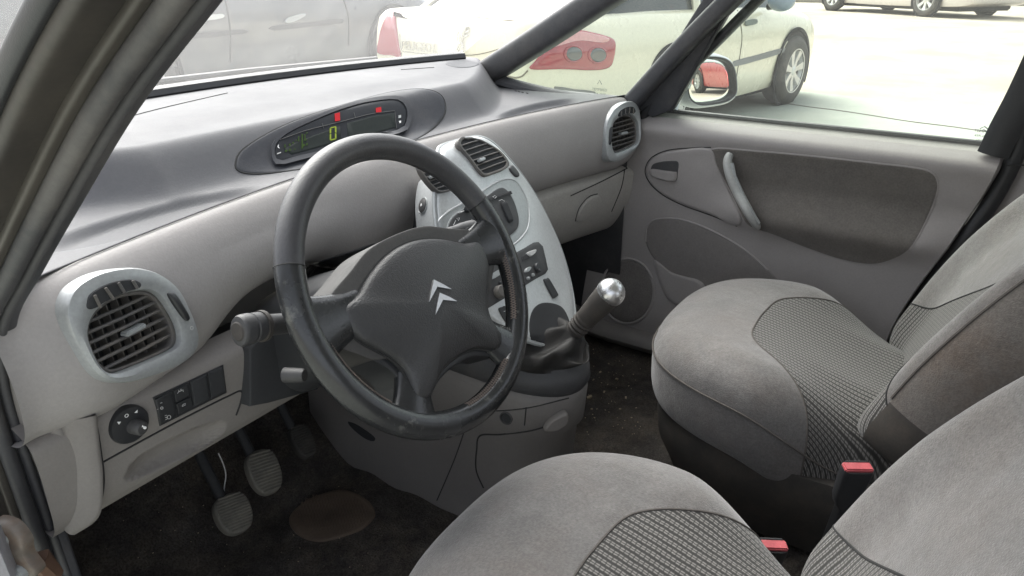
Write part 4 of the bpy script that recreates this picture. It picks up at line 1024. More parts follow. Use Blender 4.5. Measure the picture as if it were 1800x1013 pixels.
# door mirror
mc = hx(1241, 143, .93)
mn = V3((-.51, -.86, .066)).normalized()
me_, mu_ = axes(mn, V3((.78, -.62, 0)))
mo = [((hit(a, b, mc, mn)-mc).dot(me_), (hit(a, b, mc, mn)-mc).dot(mu_)) for a, b in smooth([(1206, 128), (1212, 113), (1228, 105), (1250, 103), (1270, 108), (1281, 122), (1285, 148), (1283, 164), (1270, 175), (1248, 180), (1225, 181), (1210, 172), (1205, 152)], 5)]
cm = centre(mo); fm = plane_fn(mc, me_, mu_)
ho = [(cm[0]+(a-cm[0])*1.17, cm[1]+(b-cm[1])*1.2) for a, b in mo]
rings = []
for z, k_ in ((.012, 1.), (.016, 1.1), (.008, 1.19), (-.01, 1.25), (-.04, 1.22), (-.07, 1.05), (-.09, .75), (-.097, .35), (-.098, .05)):
    rings.append([fm(cm[0]+(a-cm[0])*k_, cm[1]+(b-cm[1])*k_)+mn*z for a, b in mo])
M['mirrorcap'] = surf('weathered_mirror_shell', (.3,.32,.34), .35, .2, 60, .25, 14, coat=.3, wear=1., wearcol=(.55,.6,.62), wscale=9, dust=.4, dustcol=(.1,.12,.14), dscale=14, bdist=.002)
hous = mk('mirror_housing', loft(rings, True, False), M['mirrorcap'], pdoor)
rings = [[fm(cm[0]+(a-cm[0])*k_, cm[1]+(b-cm[1])*k_)+mn*z for a, b in mo] for z, k_ in ((-.004, .99), (.0125, 1.0), (.0165, 1.06), (.013, 1.13), (.004, 1.17))]
mk('mirror_rim', loft(rings, True, False), M['mrim'] if 'mrim' in M else M['black'], hous)
mk('mirror_glass', patch(mo, fm, .002, .004, .03, 6, -.0, nrm=mn), M['mirror'], hous)
mb0 = hx(1186, 150, .80); mk('mirror_arm', tube([V3((.735, .17, 1.02)), hx(1188, 140, .80), hx(1205, 140, .90)], .033, 14, flat=.6), M['mirrorcap'], hous)
mk('mirror_foot', tube([hx(1183, 196, .742), hx(1187, 176, .76), hx(1192, 150, .80)], .014, 12), M['silver'], hous)

# ================================================================== BODY SHELL
shell = thing('hatchback_car', 'bronze hatchback body shell round the cabin with windscreen and pillars', 'car body', (0, .6, .3))
def bpt(x, y, z): return V3((x, y, z))
# windscreen
wrow = []
for j in range(21):
    t = j/20; wrow.append([])
    for i in range(41):
        x = lerp(-.70, .70, i/40)*(1-.12*t); y0 = y_ws(x)+.005; wrow[-1].append(V3((x, lerp(y0, y0-.86+.05*t, t), lerp(1.10, 1.60, t)+.02*math.sin(math.pi*t))))
mk('windscreen', loft(wrow, False, False), M['screenglass'], shell)
mk('screen_seal', tube([V3((x, y_ws(x)-.004, 1.100)) for x in [lerp(-.70, .70, i/60) for i in range(61)]], .015, 8, flat=1.2), M['black'], shell)
# scuttle and bonnet
brow = [[V3((x, y_ws(x)+dy, z-.06*abs(x)**2)) for x in [lerp(-.78, .78, i/40) for i in range(41)]] for dy, z in ((.0, 1.075), (.02, 1.085), (.06, 1.08), (.10, 1.05))]
mk('scuttle', loft(brow, False, False), M['blackm'], shell)
brow = [[V3((x, y_ws(x)+dy, z-.10*abs(x)**2)) for x in [lerp(-.8, .8, i/40) for i in range(41)]] for dy, z in ((.075, 1.045), (.085, 1.055), (.18, 1.04), (.4, .97), (.65, .9), (.8, .75), (.86, .5))]
mk('bonnet', loft(brow, False, False), M['body'], shell)
mk('wiper_arm', tube([V3((-.18, y_ws(-.18)-.0+.02, 1.12)), V3((.1, y_ws(.1)+.03, 1.115)), V3((.45, y_ws(.45)+.02, 1.112))], .007, 8), M['black'], shell)
# right A pillar trims
def pillar(name, path, pts, mat, parent=shell):
    """sweep a cross-section (x offset, offset across the pillar) up a path in the y-z plane"""
    rings = []; P = smooth(path, 6, False)
    for i, p in enumerate(P):
        a, b = P[max(0, i-1)], P[min(len(P)-1, i+1)]; t = V3((0, b[1]-a[1], b[2]-a[2])).normalized(); nn = V3((0, t.z, -t.y))  # points forward
        rings.append([V3((p[0]+dx, p[1], p[2]))+nn*dn for dx, dn in pts])
    return mk(name, loft(rings), mat, parent, sharp=55)
rnd = lambda w, h, cx=0, cy=0, e=.6, n=24: [(cx+w*spow(math.cos(2*math.pi*k/n), e), cy+h*spow(math.sin(2*math.pi*k/n), e)) for k in range(n)]
pillar('pillar_trim', [(.715, .66, 1.055), (.70, .60, 1.085), (.685, .43, 1.178), (.67, .26, 1.275), (.64, .02, 1.41), (.6, -.2, 1.53)], rnd(.036, .034), M['trim'])
pillar('pillar_trim', [(.70, .235, .985), (.70, .205, 1.02), (.69, .08, 1.16), (.68, -.035, 1.28), (.655, -.2, 1.45), (.62, -.28, 1.55)], rnd(.03, .022), M['trim'])
pillar('door_seal', [(.72, .185, .95), (.72, .165, 1.01), (.71, .04, 1.14), (.70, -.075, 1.265), (.67, -.24, 1.44)], rnd(.014, .012, e=1), M['black'])
# quarter window with sill shelf
mk('quarter_glass', loft([[V3((.722, .62, 1.03)), V3((.722, .16, .99))], [V3((.675, .0, 1.45)), V3((.675, -.1, 1.40))]], False, False), M['glass'], shell)
mk('quarter_sill', tube([V3((.705, lerp(.60, .22, i/20), lerp(1.043, 1.008, i/20)-.006*math.sin(math.pi*i/20))) for i in range(21)], .016, 10, flat=1.4), M['pad'], shell)
o = hit(1054, 158, V3((.72, .3, 1.1)), V3((1, 0, .11)).normalized())
qn = V3((-1, 0, -.11)).normalized(); qe, qu = V3((0, -1, 0)), V3((-.11, 0, 1)).normalized()
mk_ = MB().add(text_vf('TEMPERED', .009, o, qe, qu, .0001)).add(text_vf('43R-0015', .009, o-qu*.012, qe, qu, .0001)).add(tube([o+qu*.014-qe*.006, o+qu*.024, o+qu*.014+qe*.006], .0009, 4))
mk('glass_marking', mk_, M['etch'], shell, True)
# near-side pillar and door opening, from the cabin outwards
pathL = [(-.715, .24, .93), (-.715, .195, 1.015), (-.715, .105, 1.09), (-.715, .01, 1.165), (-.71, -.085, 1.243), (-.705, -.175, 1.306), (-.695, -.29, 1.385), (-.67, -.43, 1.465)]
def rel(x, dn, r=None): return None
down = [(-.715, .235, .36), (-.715, .24, .60), (-.715, .245, .80)]
pathF = down+pathL
def strip(name, mat, pts, parent=shell): return pillar(name, pathF, [(a*.76, b*.76) for a, b in pts], mat, parent)
strip('pillar_trim', M['trim'], rnd(.015, .026, -.012, .018, .5))
strip('trim_lip', M['rubber'], rnd(.006, .007, -.018, -.005, 1))
strip('door_seal', M['seal'], rnd(.0105, .0115, -.035, -.001, 1, 20))
strip('flange', M['brownjamb'], rnd(.0065, .006, -.049, .008, .7))
strip('door_jamb', M['jamb'], rnd(.021, .016, -.066, .026, .4))
strip('jamb_edge', M['body'], rnd(.0018, .0022, -.078, .016, 1))
strip('outer_seal', M['black'], rnd(.006, .010, -.089, .032, .8))
# front of the door opening below the dash: painted jamb with the hinge
jq = [V3((-.79, .27, .35)), V3((-.79, .27, .98)), V3((-.84, .44, .98)), V3((-.84, .44, .35))]
mk('front_jamb', (jq+[p+V3((.04, .02, 0)) for p in jq], [(0, 1, 2, 3), (4, 5, 6, 7), (0, 1, 5, 4), (2, 3, 7, 6)]), M['jamb'], shell, True)
hj = hit(40, 955, jq[0], (jq[1]-jq[0]).cross(jq[3]-jq[0]).normalized()); hn = (jq[1]-jq[0]).cross(jq[3]-jq[0]).normalized()
if hn.dot(CP-hj) < 0: hn = -hn
h1, h2 = axes(hn, V3((.4, -1, 0)))
M['hinge'] = surf('dull_hinge_paint', (.13,.11,.092), .5, .1, 400, .25, 40, dust=.6, dustcol=(.16,.085,.045), dscale=45)
hg = mk('door_hinge', patch(smooth([(-.022, .028), (.004, .032), (.016, .014), (.012, -.006), (.02, -.026), (.004, -.04), (-.016, -.03), (-.02, -.002)], 4), plane_fn(hj, h1, h2), .010, .012, .15, 4, .003, nrm=hn), M['hinge'], shell)
for a, b in ((-.008, .014), (.002, -.026)): mk('hinge_bolt', lathe([(.0003, .012), (.004, .0115), (.0042, .007), (.0085, .0065), (.009, .0)], hj+hn*.011+h1*a+h2*b, hn, 12), M['silver2'], hg)
# roof, floor pan edges and the rear of the cabin (they shade the inside)
M['lining'] = surf('grey_headlining', (.42,.41,.4), .95, .3, 500, .05, 4)
def slab(name, pts, th, mat):
    c = sum(pts, V3())/4; n = (pts[1]-pts[0]).cross(pts[3]-pts[0]).normalized()
    return mk(name, (pts+[p+n*th for p in pts], [(0, 1, 2, 3), (4, 5, 6, 7), (0, 1, 5, 4), (1, 2, 6, 5), (2, 3, 7, 6), (3, 0, 4, 7)]), mat, shell, True)
slab('roof', [V3((-.62, -.06, 1.56)), V3((.62, -.06, 1.56)), V3((.60, -2.3, 1.60)), V3((-.60, -2.3, 1.60))], .04, M['lining'])
slab('rear_panel', [V3((-.72, -2.35, .35)), V3((.72, -2.35, .35)), V3((.70, -2.35, 1.02)), V3((-.70, -2.35, 1.02))], .05, M['lining'])
slab('rear_side_panel', [V3((.735, -.68, .35)), V3((.735, -2.3, .35)), V3((.735, -2.3, 1.02)), V3((.735, -.68, 1.02))], .05, M['lining'])
slab('rear_side_panel', [V3((-.735, -.98, .35)), V3((-.735, -2.3, .35)), V3((-.735, -2.3, 1.02)), V3((-.735, -.98, 1.02))], .05, M['lining'])
# far centre pillar: lower trim, seal and upper trim
yr = lambda z: y_rear(z)
bp_rows = [[V3((.735-.02*k_, yr(z)-.035-.16*t, z)) for t, k_ in ((0, -2), (.02, 0), (.15, 1), (.5, 1.5), (1, 1))] for z in [lerp(.36, 1.2, i/30) for i in range(31)]]
mk('centre_pillar_trim', loft(bp_rows, False, False), M['door'], shell)
mk('door_seal', tube([V3((.725, yr(z)-.022, z)) for z in [lerp(.38, 1.04, i/30) for i in range(31)]]+[hx(1800, 188, .715), hx(1900, 20, .69)], .0165, 10), M['black'], shell)
mk('pillar_joint', tube([hx(1768, 292, .703), hx(1790, 290, .70), hx(1830, 292, .70)], .0015, 6), M['seamd'], shell)

# ---------------------------------------------------------------- floor
def floor_z(x, y):
    z = .345+.30*sstep(.42, .80, y)+.05*sstep(.60, .70, abs(x))
    z += .006*math.sin(23*x+3*math.sin(9*y))*math.sin(19*y+2)+.003*math.sin(61*x+1)*math.sin(53*y)
    return z
fl = mk('carpet_floor', loft([[V3((x, y, floor_z(x, y))) for x in [lerp(-.72, .72, i/120) for i in range(121)]] for y in [lerp(-2.3, .8, j/160) for j in range(161)]], False, False), M['carpet'], loc=(0, -.5, .345))
tag(fl, 'dark dusty carpet over the whole footwell floor', 'carpet', kind='structure')
B_fl = bvh_of(fl)
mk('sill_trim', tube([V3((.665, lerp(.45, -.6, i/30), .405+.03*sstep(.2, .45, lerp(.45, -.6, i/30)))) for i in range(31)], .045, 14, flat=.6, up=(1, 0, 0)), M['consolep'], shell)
mk('sill_trim', tube([V3((-.70, lerp(.30, -.9, i/30), .40)) for i in range(31)], .05, 14, flat=.6, up=(1, 0, 0)), M['jamb'], shell)
hmx = [(508, 918), (518, 898), (545, 878), (590, 864), (615, 866), (645, 880), (659, 900), (655, 915), (630, 935), (580, 951), (550, 952), (522, 940)]
B_fl2 = B_fl
hm = decal('heel_mat', B_fl, hmx, M['heel'], None, .005, .006, .04, 4, rings=8)
tag(hm, 'brown ribbed rubber heel pad set into the driver side carpet', 'heel pad')
mk('pad_border', tube(on(B_fl, [(513, 917), (522, 899), (547, 881), (590, 868), (614, 870), (641, 883), (653, 901), (650, 913), (628, 931), (579, 947), (552, 948), (525, 937)], 4, True, .005), .0022, 6, True), M['heel'], hm)
mb = MB(); fh = caster(B_fl)
for i in range(26):
    for s_ in (1, -1):
        pts = []
        for k in range(15):
            px = 515+i*5.6+s_*k*3.2*.6; py = 868+k*6
            if 868 < py < 946 and 516 < px < 650 and (py-906)**2/40**2+(px-584)**2/66**2 < .92:
                q = fh(px, py); pts.append(q+V3((0, 0, .0052)))
        if len(pts) > 2: mb.add(tube(pts, .0011, 5))
mk('tread', mb, M['heel'], hm)
# pedals
def pedal(px, py, yy, wd, ht, label, tilt, mat, arm=True, rot=0.):
    c = hy(px, py, yy); n = V3((0, -math.cos(tilt), math.sin(tilt))); ex, ey = axes(n)
    ex, ey = ex*math.cos(rot)+ey*math.sin(rot), ey*math.cos(rot)-ex*math.sin(rot)
    t = thing('pedal', label, 'pedal', c, 'foot pedals')
    out = [(wd*spow(math.cos(2*math.pi*k/40), .8)*(1+.1*math.sin(2*math.pi*k/40)), ht*spow(math.sin(2*math.pi*k/40), .8)) for k in range(40)]
    f = plane_fn(c, ex, ey)
    mk('pedal_pad', patch(out, f, .006, .016, .12, 5, .003, nrm=n), mat, t)
    mb = MB()
    for i in range(-6, 7):
        b = i*ht/7.2; s = span(out, b+1e-5)
        if s: mb.add(tube([f(s[0]*.88, b)+n*.0075, f(0, b)+n*.0098, f(s[1]*.88, b)+n*.0075], .0019, 6))
    mk('grip_ribs', mb, mat, t)
    if arm: mk('pedal_arm', tube(smooth([tuple(c-n*.012), tuple(c+V3((0, .05, .06))), tuple(c+V3((0, .12, .2))), tuple(c+V3((0, .14, .3)))], 6, False), .009, 10), M['blackm'], t)
pedal(411, 903, .40, .031, .036, 'worn clutch pedal with dusty ribbed pad, lowest of the three', rad(48), M['padrub'], rot=-.25)
pedal(465, 830, .42, .030, .042, 'worn brake pedal with dusty ribbed pad, between its two neighbours', rad(42), M['padrub'], rot=-.25)
pedal(532, 776, .46, .022, .036, 'dark ribbed accelerator pedal beside the tunnel console', rad(48), surf('dark_pedal_rubber', (.045,.042,.038), .75, .4, 300, .25, 25, dust=.4, dustcol=(.1,.09,.07), dscale=16), rot=-.2)
wr = tag(mk('loose_wire', tube([tuple(hy(a, b, .44)) for a, b in smooth([(384, 797), (392, 815), (397, 835), (394, 860), (397, 885)], 4, False)], .0012, 6), M['greyprint'], loc=hy(395, 840, .44)), 'thin grey wire hanging down beside the clutch pedal', 'wire')
# crumbs and leaf bits on the far carpet
mb = MB(); rnd_ = random.Random(3)
for px, py, s_ in [(1036, 700, .006), (1084, 668, .005), (1062, 690, .003), (1010, 748, .003), (1016, 742, .002), (1040, 720, .003), (1020, 690, .002), (1100, 700, .003), (1070, 640, .002), (1090, 720, .003), (1055, 655, .003), (1045, 735, .002), (1022, 722, .003), (1110, 735, .002)]+[(rnd_.uniform(1005, 1130), rnd_.uniform(610, 765), rnd_.uniform(.0007, .0016)) for _ in range(70)]+[(rnd_.uniform(180, 700), rnd_.uniform(850, 1005), rnd_.uniform(.0005, .0012)) for _ in range(40)]:
    q = fh(px, py)
    if q.z > .5: continue
    mb.add(box(q+V3((0, 0, s_*.5)), s_*2, s_*1.3, s_*.8, V3((math.cos(px), math.sin(px), .3)).normalized(), V3((-math.sin(px), math.cos(px), 0)), V3((0, 0, 1))))
tag(mk('crumbs', mb, surf('dry_crumbs', (.36,.29,.2), .9, 0, 1, .3, 60), loc=(.3, .1, .35)), 'pale crumbs and grit scattered on the dark carpet', 'crumbs', kind='stuff')

# ================================================================== OPEN DRIVER DOOR (edge in the lower left corner)
dd = thing('car_door', 'open driver door whose pale grey edge shows in the lower left corner', 'car door', (-.84, .2, .35))
M['doorpale'] = surf('pale_door_plastic', (.24,.235,.25), .5, .1, 500, .04, 6)
e_px = [(-80, 800), (-24, 905), (-12, 930), (8, 975), (26, 1020), (22, 1060), (-80, 1060)]
mk('door_edge', prism([hit(a, b, V3((-.84, .22, .6)), V3((-.6, -.8, 0))) for a, b in e_px], V3((-.6, -.8, 0)), .016), M['doorpale'], dd)
mk('check_strap', tube([hit(30, 1000, V3((-.80, .3, .7)), hn), hit(75, 985, V3((-.79, .3, .7)), hn), hit(90, 1010, V3((-.78, .3, .7)), hn)], .012, 8), surf('rusty_strap', (.12,.065,.04), .8, .3, 200, .3, 30), dd)

# ================================================================== OUTSIDE
G0 = .095
M['ground'] = surf('sandy_yard', (.36,.32,.265), .95, .4, 14, .22, .5, dust=.7, dustcol=(.44,.395,.33), dscale=.5, bdist=.02, spec=.1)
M['apron'] = surf('concrete_apron', (.33,.35,.31), .9, .4, 30, .12, 1.5, dust=.5, dustcol=(.44,.43,.37), dscale=1.2, bdist=.01, spec=.1)
g = mk('ground', loft([[V3((x, y, G0)) for x in (-150, -40, -10, 0, 10, 40, 150)] for y in (-150, -40, -10, 0, 10, 40, 150)], False, False), M['ground'], loc=(0, 0, G0)); tag(g, 'pale sandy yard ground around the parked cars', 'ground', kind='structure')
a0, a1 = hz(1385, 158, G0), hz(1800, 203, G0); dv = (a1-a0).normalized(); nb = V3((dv.y, -dv.x, 0))
if nb.dot(CP-a0) < 0: nb = -nb
aq = [a0-dv*14, a1+dv*10, a1+dv*10+nb*16, a0-dv*14+nb*16]
def sheet(name, pts, z, mat): return mk(name, ([V3((p.x, p.y, z)) for p in pts], [(0, 1, 2, 3)]), mat, loc=(pts[0].x, pts[0].y, z), flat=True)
tag(sheet('pavement', aq, G0+.004, M['apron']), 'grey green concrete strip beside the parked cars', 'pavement', kind='structure')
cr = [hz(a, b, G0+.006) for a, b in smooth([(1375, 181), (1420, 188), (1470, 194), (1530, 203), (1600, 214), (1680, 224), (1760, 236)], 4, False)]
tag(mk('pavement_crack', tube(cr, .006, 4), surf('crack_dirt', (.16,.15,.13), .95, 0, 1, .1, 4), loc=cr[0]), 'thin crack running along the concrete strip', 'crack', kind='structure')
def paint(name, col, metal=0., rough=.3): return surf(name, col, rough, 0, 1, .02, 2, metal=metal, coat=.6, dust=.15, dustcol=(.5,.46,.38), dscale=2)
M['carglass'], nt_m, o_m = new_mat('dark_car_glass')
L(nt_m, N(nt_m, 'ShaderNodeBsdfPrincipled', Base__Color=(.04, .045, .045, 1), Roughness=.02), 0, o_m, 0)
M['tyre'] = surf('dusty_tyre', (.05,.048,.045), .85, .3, 120, .1, 8, dust=.4, dustcol=(.2,.18,.15))
M['alloy'] = surf('alloy_wheel', (.6,.6,.58), .35, 0, 1, .05, 5, metal=.5, dust=.3)
M['arch'] = surf('wheel_arch_shade', (.02,.02,.02), .95, 0, 1, .1, 5)
class Car: pass
def make_car(name, label, cat, pos, yaw, pt, k=1., hk=1., sedan=True, group='parked cars in the yard', rw=0.):
    """pos: ground point under the rear axle centre; yaw: heading"""
    c = Car(); c.rw = rw; pos = V3(pos); fx = V3((math.cos(yaw), math.sin(yaw), 0)); fy = V3((-math.sin(yaw), math.cos(yaw), 0))
    T = lambda x, y, z: pos+fx*(x*k)+fy*(y*k)+V3((0, 0, z*k*hk)); c.T = T; c.fx, c.fy = fx, fy
    c.root = thing(name, label, cat, pos, group)
    dk = .96 if sedan else .98
    stn = [(-1.055, .50, .42, .62), (-1.05, .68, .36, .74), (-1.03, .76, .30, .86), (-1.0, .80, .27, .93), (-.94, .835, .25, dk), (-.82, .865, .22, dk+.01), (-.55, .89, .2, dk+.01), (-.2, .90, .19, dk), (.3, .905, .18, .96), (1.0, .905, .17, .95), (1.8, .905, .17, .94), (2.4, .9, .18, .92), (2.9, .885, .2, .88), (3.2, .86, .22, .82), (3.45, .79, .25, .74), (3.58, .66, .3, .66), (3.62, .5, .36, .58)]
    rings = []
    dense = smooth(stn, 4, False)
    for x, w_, zb_, zt_ in dense:
        H = zt_-zb_; h_ = []
        for u, v in ((.0, 0), (.8, 0), (.93, .02), (.975, .12), (.99, .3), (1.0, .5), (.99, .7), (.965, .86), (.93, .95), (.86, .995), (.5, 1.02), (0, 1.03)):
            h_.append((u*w_, zb_+v*H))
        rings.append([T(x, y, z) for y, z in h_]+[T(x, -y, z) for y, z in h_[-2:0:-1]])
    c.body = mk('body', loft(rings), pt, c.root, sharp=50)
    # greenhouse
    if sedan: gh = [(-.62, .72, .955), (-.1, .70, 1.22), (.35, .64, 1.38), (1.0, .62, 1.42), (1.6, .61, 1.40), (2.1, .66, 1.20), (2.75, .74, .93)]
    else: gh = [(-.98, .74, .95), (-.9, .70, 1.25), (-.7, .64, 1.42), (.4, .63, 1.46), (1.4, .62, 1.43), (1.9, .66, 1.22), (2.6, .74, .93)]
    rings = []
    for x, w_, z in smooth(gh, 4, False): rings.append([T(x, .80, .90), T(x, lerp(.80, w_, .75), lerp(.9, z, .75)), T(x, w_, z-.03), T(x, w_*.8, z), T(x, 0, z+.015), T(x, -w_*.8, z), T(x, -w_, z-.03), T(x, -lerp(.80, w_, .75), lerp(.9, z, .75)), T(x, -.80, .90)])
    c.cabin = mk('cabin_glass', loft(rings, False, False), M['carglass'], c.root, sharp=40)
    # roof skin and roof posts, a little proud of the glass
    rr = [[p+V3((0, 0, .012*k)) for p in r_[2:7]] for r_ in rings if r_[4].z > pos.z+1.30*k*hk]
    if rr: mk('roof', loft(rr, False, False), pt, c.root)
    for sgn in (2, 6):
        mk('roof_post', tube([r_[sgn]+V3((0, 0, .008)) for r_ in rings], .035*k, 6), pt, c.root)
    for xx in (.95,):
        for s in (1, -1): mk('roof_post', tube([T(xx, s*.8, .92), T(xx+.02, s*.735, 1.2), T(xx, s*.63, 1.39)], .04*k, 6), pt, c.root)
    # wheels
    for x in (c.rw, 2.72):
        for s in (1, -1):
            ctr = T(x, s*.832, .325); ax_ = fy*s
            wl = mk('wheel', lathe([(.19*k, .10*k), (.215*k, .112*k), (.27*k, .115*k), (.305*k, .10*k), (.325*k, .07*k), (.327*k, -.05*k), (.3*k, -.1*k), (.1*k, -.1*k)], ctr, ax_, 40, cap=False), M['tyre'], c.root)
            mb = MB(); mb.add(lathe([(.185*k, .06*k), (.2*k, .108*k), (.215*k, .110*k), (.205*k, .07*k), (.2*k, .02*k)], ctr, ax_, 40, cap=False))
            e1, e2 = fx, V3((0, 0, 1))
            for q in range(7):
                a = 2*math.pi*q/7+.2; d = e1*math.cos(a)+e2*math.sin(a); t = e2*math.cos(a)-e1*math.sin(a)
                mb.add(loft([[ctr+ax_*(n_*k)+d*(r*k)+t*(w_*j*k) for j, n_ in ((-1, .06), (-.8, n0), (.8, n0), (1, .06))] for r, w_, n0 in ((.02, .028, .095), (.1, .03, .09), (.195, .045, .103))]))
            mb.add(lathe([(.001, .105*k), (.035*k, .1*k), (.05*k, .09*k), (.055*k, .05*k)], ctr, ax_, 20))
            mk('rim', mb, M['alloy'], wl); mk('brake_disc', lathe([(.001, .045*k), (.18*k, .045*k), (.19*k, .0)], ctr, ax_, 24), M['arch'], wl)
            mk('wheel_arch', loft([[T(x+.375*math.cos(a), s*(.875 if q else .70), .325+.40*math.sin(a)) if False else T(x+rr_*math.cos(a), s*yy, .325+rr_*1.04*math.sin(a)) for a in [math.pi*(-.12+1.24*j/30) for j in range(31)]] for rr_, yy, q in ((.39, .9, 1), (.385, .912, 1), (.36, .912, 1), (.355, .88, 0))], False, False), M['arch'], c.root)
            mk('arch_liner', patch([(x+.36*math.cos(a), .325+.37*math.sin(a)) for a in [2*math.pi*j/32 for j in range(32)]], lambda a, b, s=s: T(a, s*.893, b), .0, .004, .1, 4, nrm=ax_), M['arch'], c.root)
    mk('underbody', box(T(1.3, 0, .22), 4.0*k, 1.5*k, .2*k, fx, fy, V3((0, 0, 1)), .04), M['arch'], c.root)
    c.bvh = bvh_of(c.body)
    return c
# cream saloon
fw_ = V3((6.65, 1.156, G0)); yaw_c = rad(-10)
fxc = V3((math.cos(yaw_c), math.sin(yaw_c), 0)); fyc = V3((-math.sin(yaw_c), math.cos(yaw_c), 0))
cream = paint('cream_car_paint', (.74,.7,.55), 0., .28)
cc = make_car('parked_car', 'pale cream saloon with wraparound red tail lamps parked beyond the passenger window', 'car', fw_-fxc*2.72+fyc*.93, yaw_c, cream, rw=.5)
M['lens'] = surf('red_lamp_lens', (.34,.05,.06), .12, 0, 1, .1, 30, coat=.8)
M['lens2'] = surf('smoked_lamp_lens', (.1,.105,.105), .12, 0, 1, .1, 30, coat=.8)
def cdec(c, name, px, mat, off=.006, n=4, edge=.06, parent=None, rings=5): return mk(name, patch(smooth(px, n), caster(c.bvh), off, .012, edge, rings, h=2.), mat, parent or c.root)
tl = cdec(cc, 'tail_lamp', [(933, 122), (940, 108), (958, 88), (985, 68), (1012, 54), (1040, 57), (1072, 66), (1081, 76), (1079, 100), (1070, 119), (1040, 124), (990, 122)], M['lens'], .012)
for ctr in ((1008, 95), (1050, 97)): (cdec(cc, 'lamp_bowl', circ(ctr, 15, 14, 13), M['lens2'], .016, 2, .2, tl), mk('bowl_ring', tube(on(cc.bvh, circ(ctr, 16, 14, 14), 2, True, .02), .006, 6, True), M['lens'], tl))
cdec(cc, 'lamp_band', [(962, 86), (985, 68), (1012, 56), (1040, 59), (1070, 68), (1060, 76), (1020, 72), (985, 78)], surf('pink_lens', (.62,.3,.3), .12, 0, 1, .1, 30, coat=.8), .015, 3, .1, tl)
cdec(cc, 'tail_lamp', [(665, 94), (667, 70), (672, 48), (682, 26), (694, 4), (697, 40), (702, 80), (705, 101), (690, 98)], M['lens'], .012)
def cseam(c, pts, name='shut_line', r=.006, mat=None, n=4): return mk(name, tube(on(c.bvh, pts, n), r, 5), mat or M['seamd'], c.root)
M['shut'] = surf('shut_line_dark', (.2,.18,.14), .9, 0, 1, .1, 4)  # dull brown for the joints between body panels
cseam(cc, [(697, 16), (740, 18), (800, 25), (850, 32), (905, 37)], mat=M['shut'], r=.004); cseam(cc, [(703, 60), (706, 88), (720, 92), (770, 97), (830, 97), (872, 88), (905, 74)], mat=M['shut'], r=.003)
cseam(cc, [(706, 92), (706, 103)], mat=M['shut'], r=.004)
cseam(cc, [(889, 133), (905, 137), (918, 134), (928, 124)], mat=M['shut'])
cseam(cc, [(1288, -10), (1299, 30), (1304, 65), (1300, 100), (1292, 150)], mat=M['shut'])
cdec(cc, 'bumper_strip', [(975, 152), (1010, 157), (1045, 161), (1044, 176), (1010, 172), (978, 164)], surf('grey_bumper_strip', (.2,.2,.19), .6, .1, 200, .1, 5), .01, 2)
cdec(cc, 'rub_strip', [(1289, 108), (1330, 97), (1378, 84), (1377, 92), (1332, 106), (1290, 117)], surf('grey_rub_strip', (.2,.2,.2), .6, .1, 200, .1, 5), .012, 2)
cdec(cc, 'rub_strip', [(1205, 128), (1250, 118), (1284, 110), (1284, 119), (1250, 128), (1206, 139)], surf('grey_rub_strip', (.2,.2,.2), .6, .1, 200, .1, 5), .012, 2)
cdec(cc, 'door_handle', [(1308, 38), (1318, 35), (1328, 35), (1328, 42), (1318, 45), (1309, 46)], surf('green_grey_handle', (.14,.16,.14), .4, 0, 1, .1, 5), .02, 2)
mk('side_mirror', ellipsoid(cc.T(2.05, -1.0, .98), cc.fx*.10, cc.fy*.12, V3((0, 0, .085))), paint('blue_grey_mirror', (.2,.26,.33)), cc.root)
mk('mirror_stem', tube([cc.T(2.1, -.86, .93), cc.T(2.08, -.98, .95)], .03, 8), M['black'], cc.root)
# badge and lettering on the boot lid
def flat_on(c, px, py, lift=.012):
    p, n = frame_at(c.bvh, px, py, 0); ex = (-c.fy-n*(-c.fy).dot(n)).normalized(); ey = n.cross(ex)
    if ey.z < 0: ey = -ey
    return p+n*lift, ex, ey, n
o, ex, ey, n = flat_on(cc, 738, 83); M['badge'] = surf('chrome_badge', (.6,.57,.48), .3, 0, 1, .02, 4, metal=.6)
mk('boot_lettering', text_vf('PEUGEOT', .088, o, ex, ey, .004), M['badge'], cc.root, True)
o, ex, ey, n = flat_on(cc, 815, 66)
# rearing lion badge: body, head with mane, forelegs, hind legs and tail as raised bars
lb = MB()
for pts, r in (([(-.01, -.03), (.0, .01), (.015, .045)], .014), ([(.015, .045), (.03, .065), (.042, .058)], .015), ([(.005, .03), (.035, .035), (.055, .045)], .006), ([(.0, .012), (.03, .008), (.048, .016)], .006), ([(-.01, -.03), (.012, -.055), (.005, -.085), (.02, -.09)], .007), ([(-.012, -.03), (-.03, -.055), (-.04, -.085), (-.025, -.09)], .007), ([(-.018, -.03), (-.045, -.02), (-.05, .015), (-.035, .035)], .005), ([(.008, .07), (-.004, .05), (-.008, .025)], .008)):
    lb.add(tube([o+ex*a+ey*b for a, b in smooth(pts, 4, False)], r, 8))
mk('lion_badge', lb, M['badge'], cc.root)
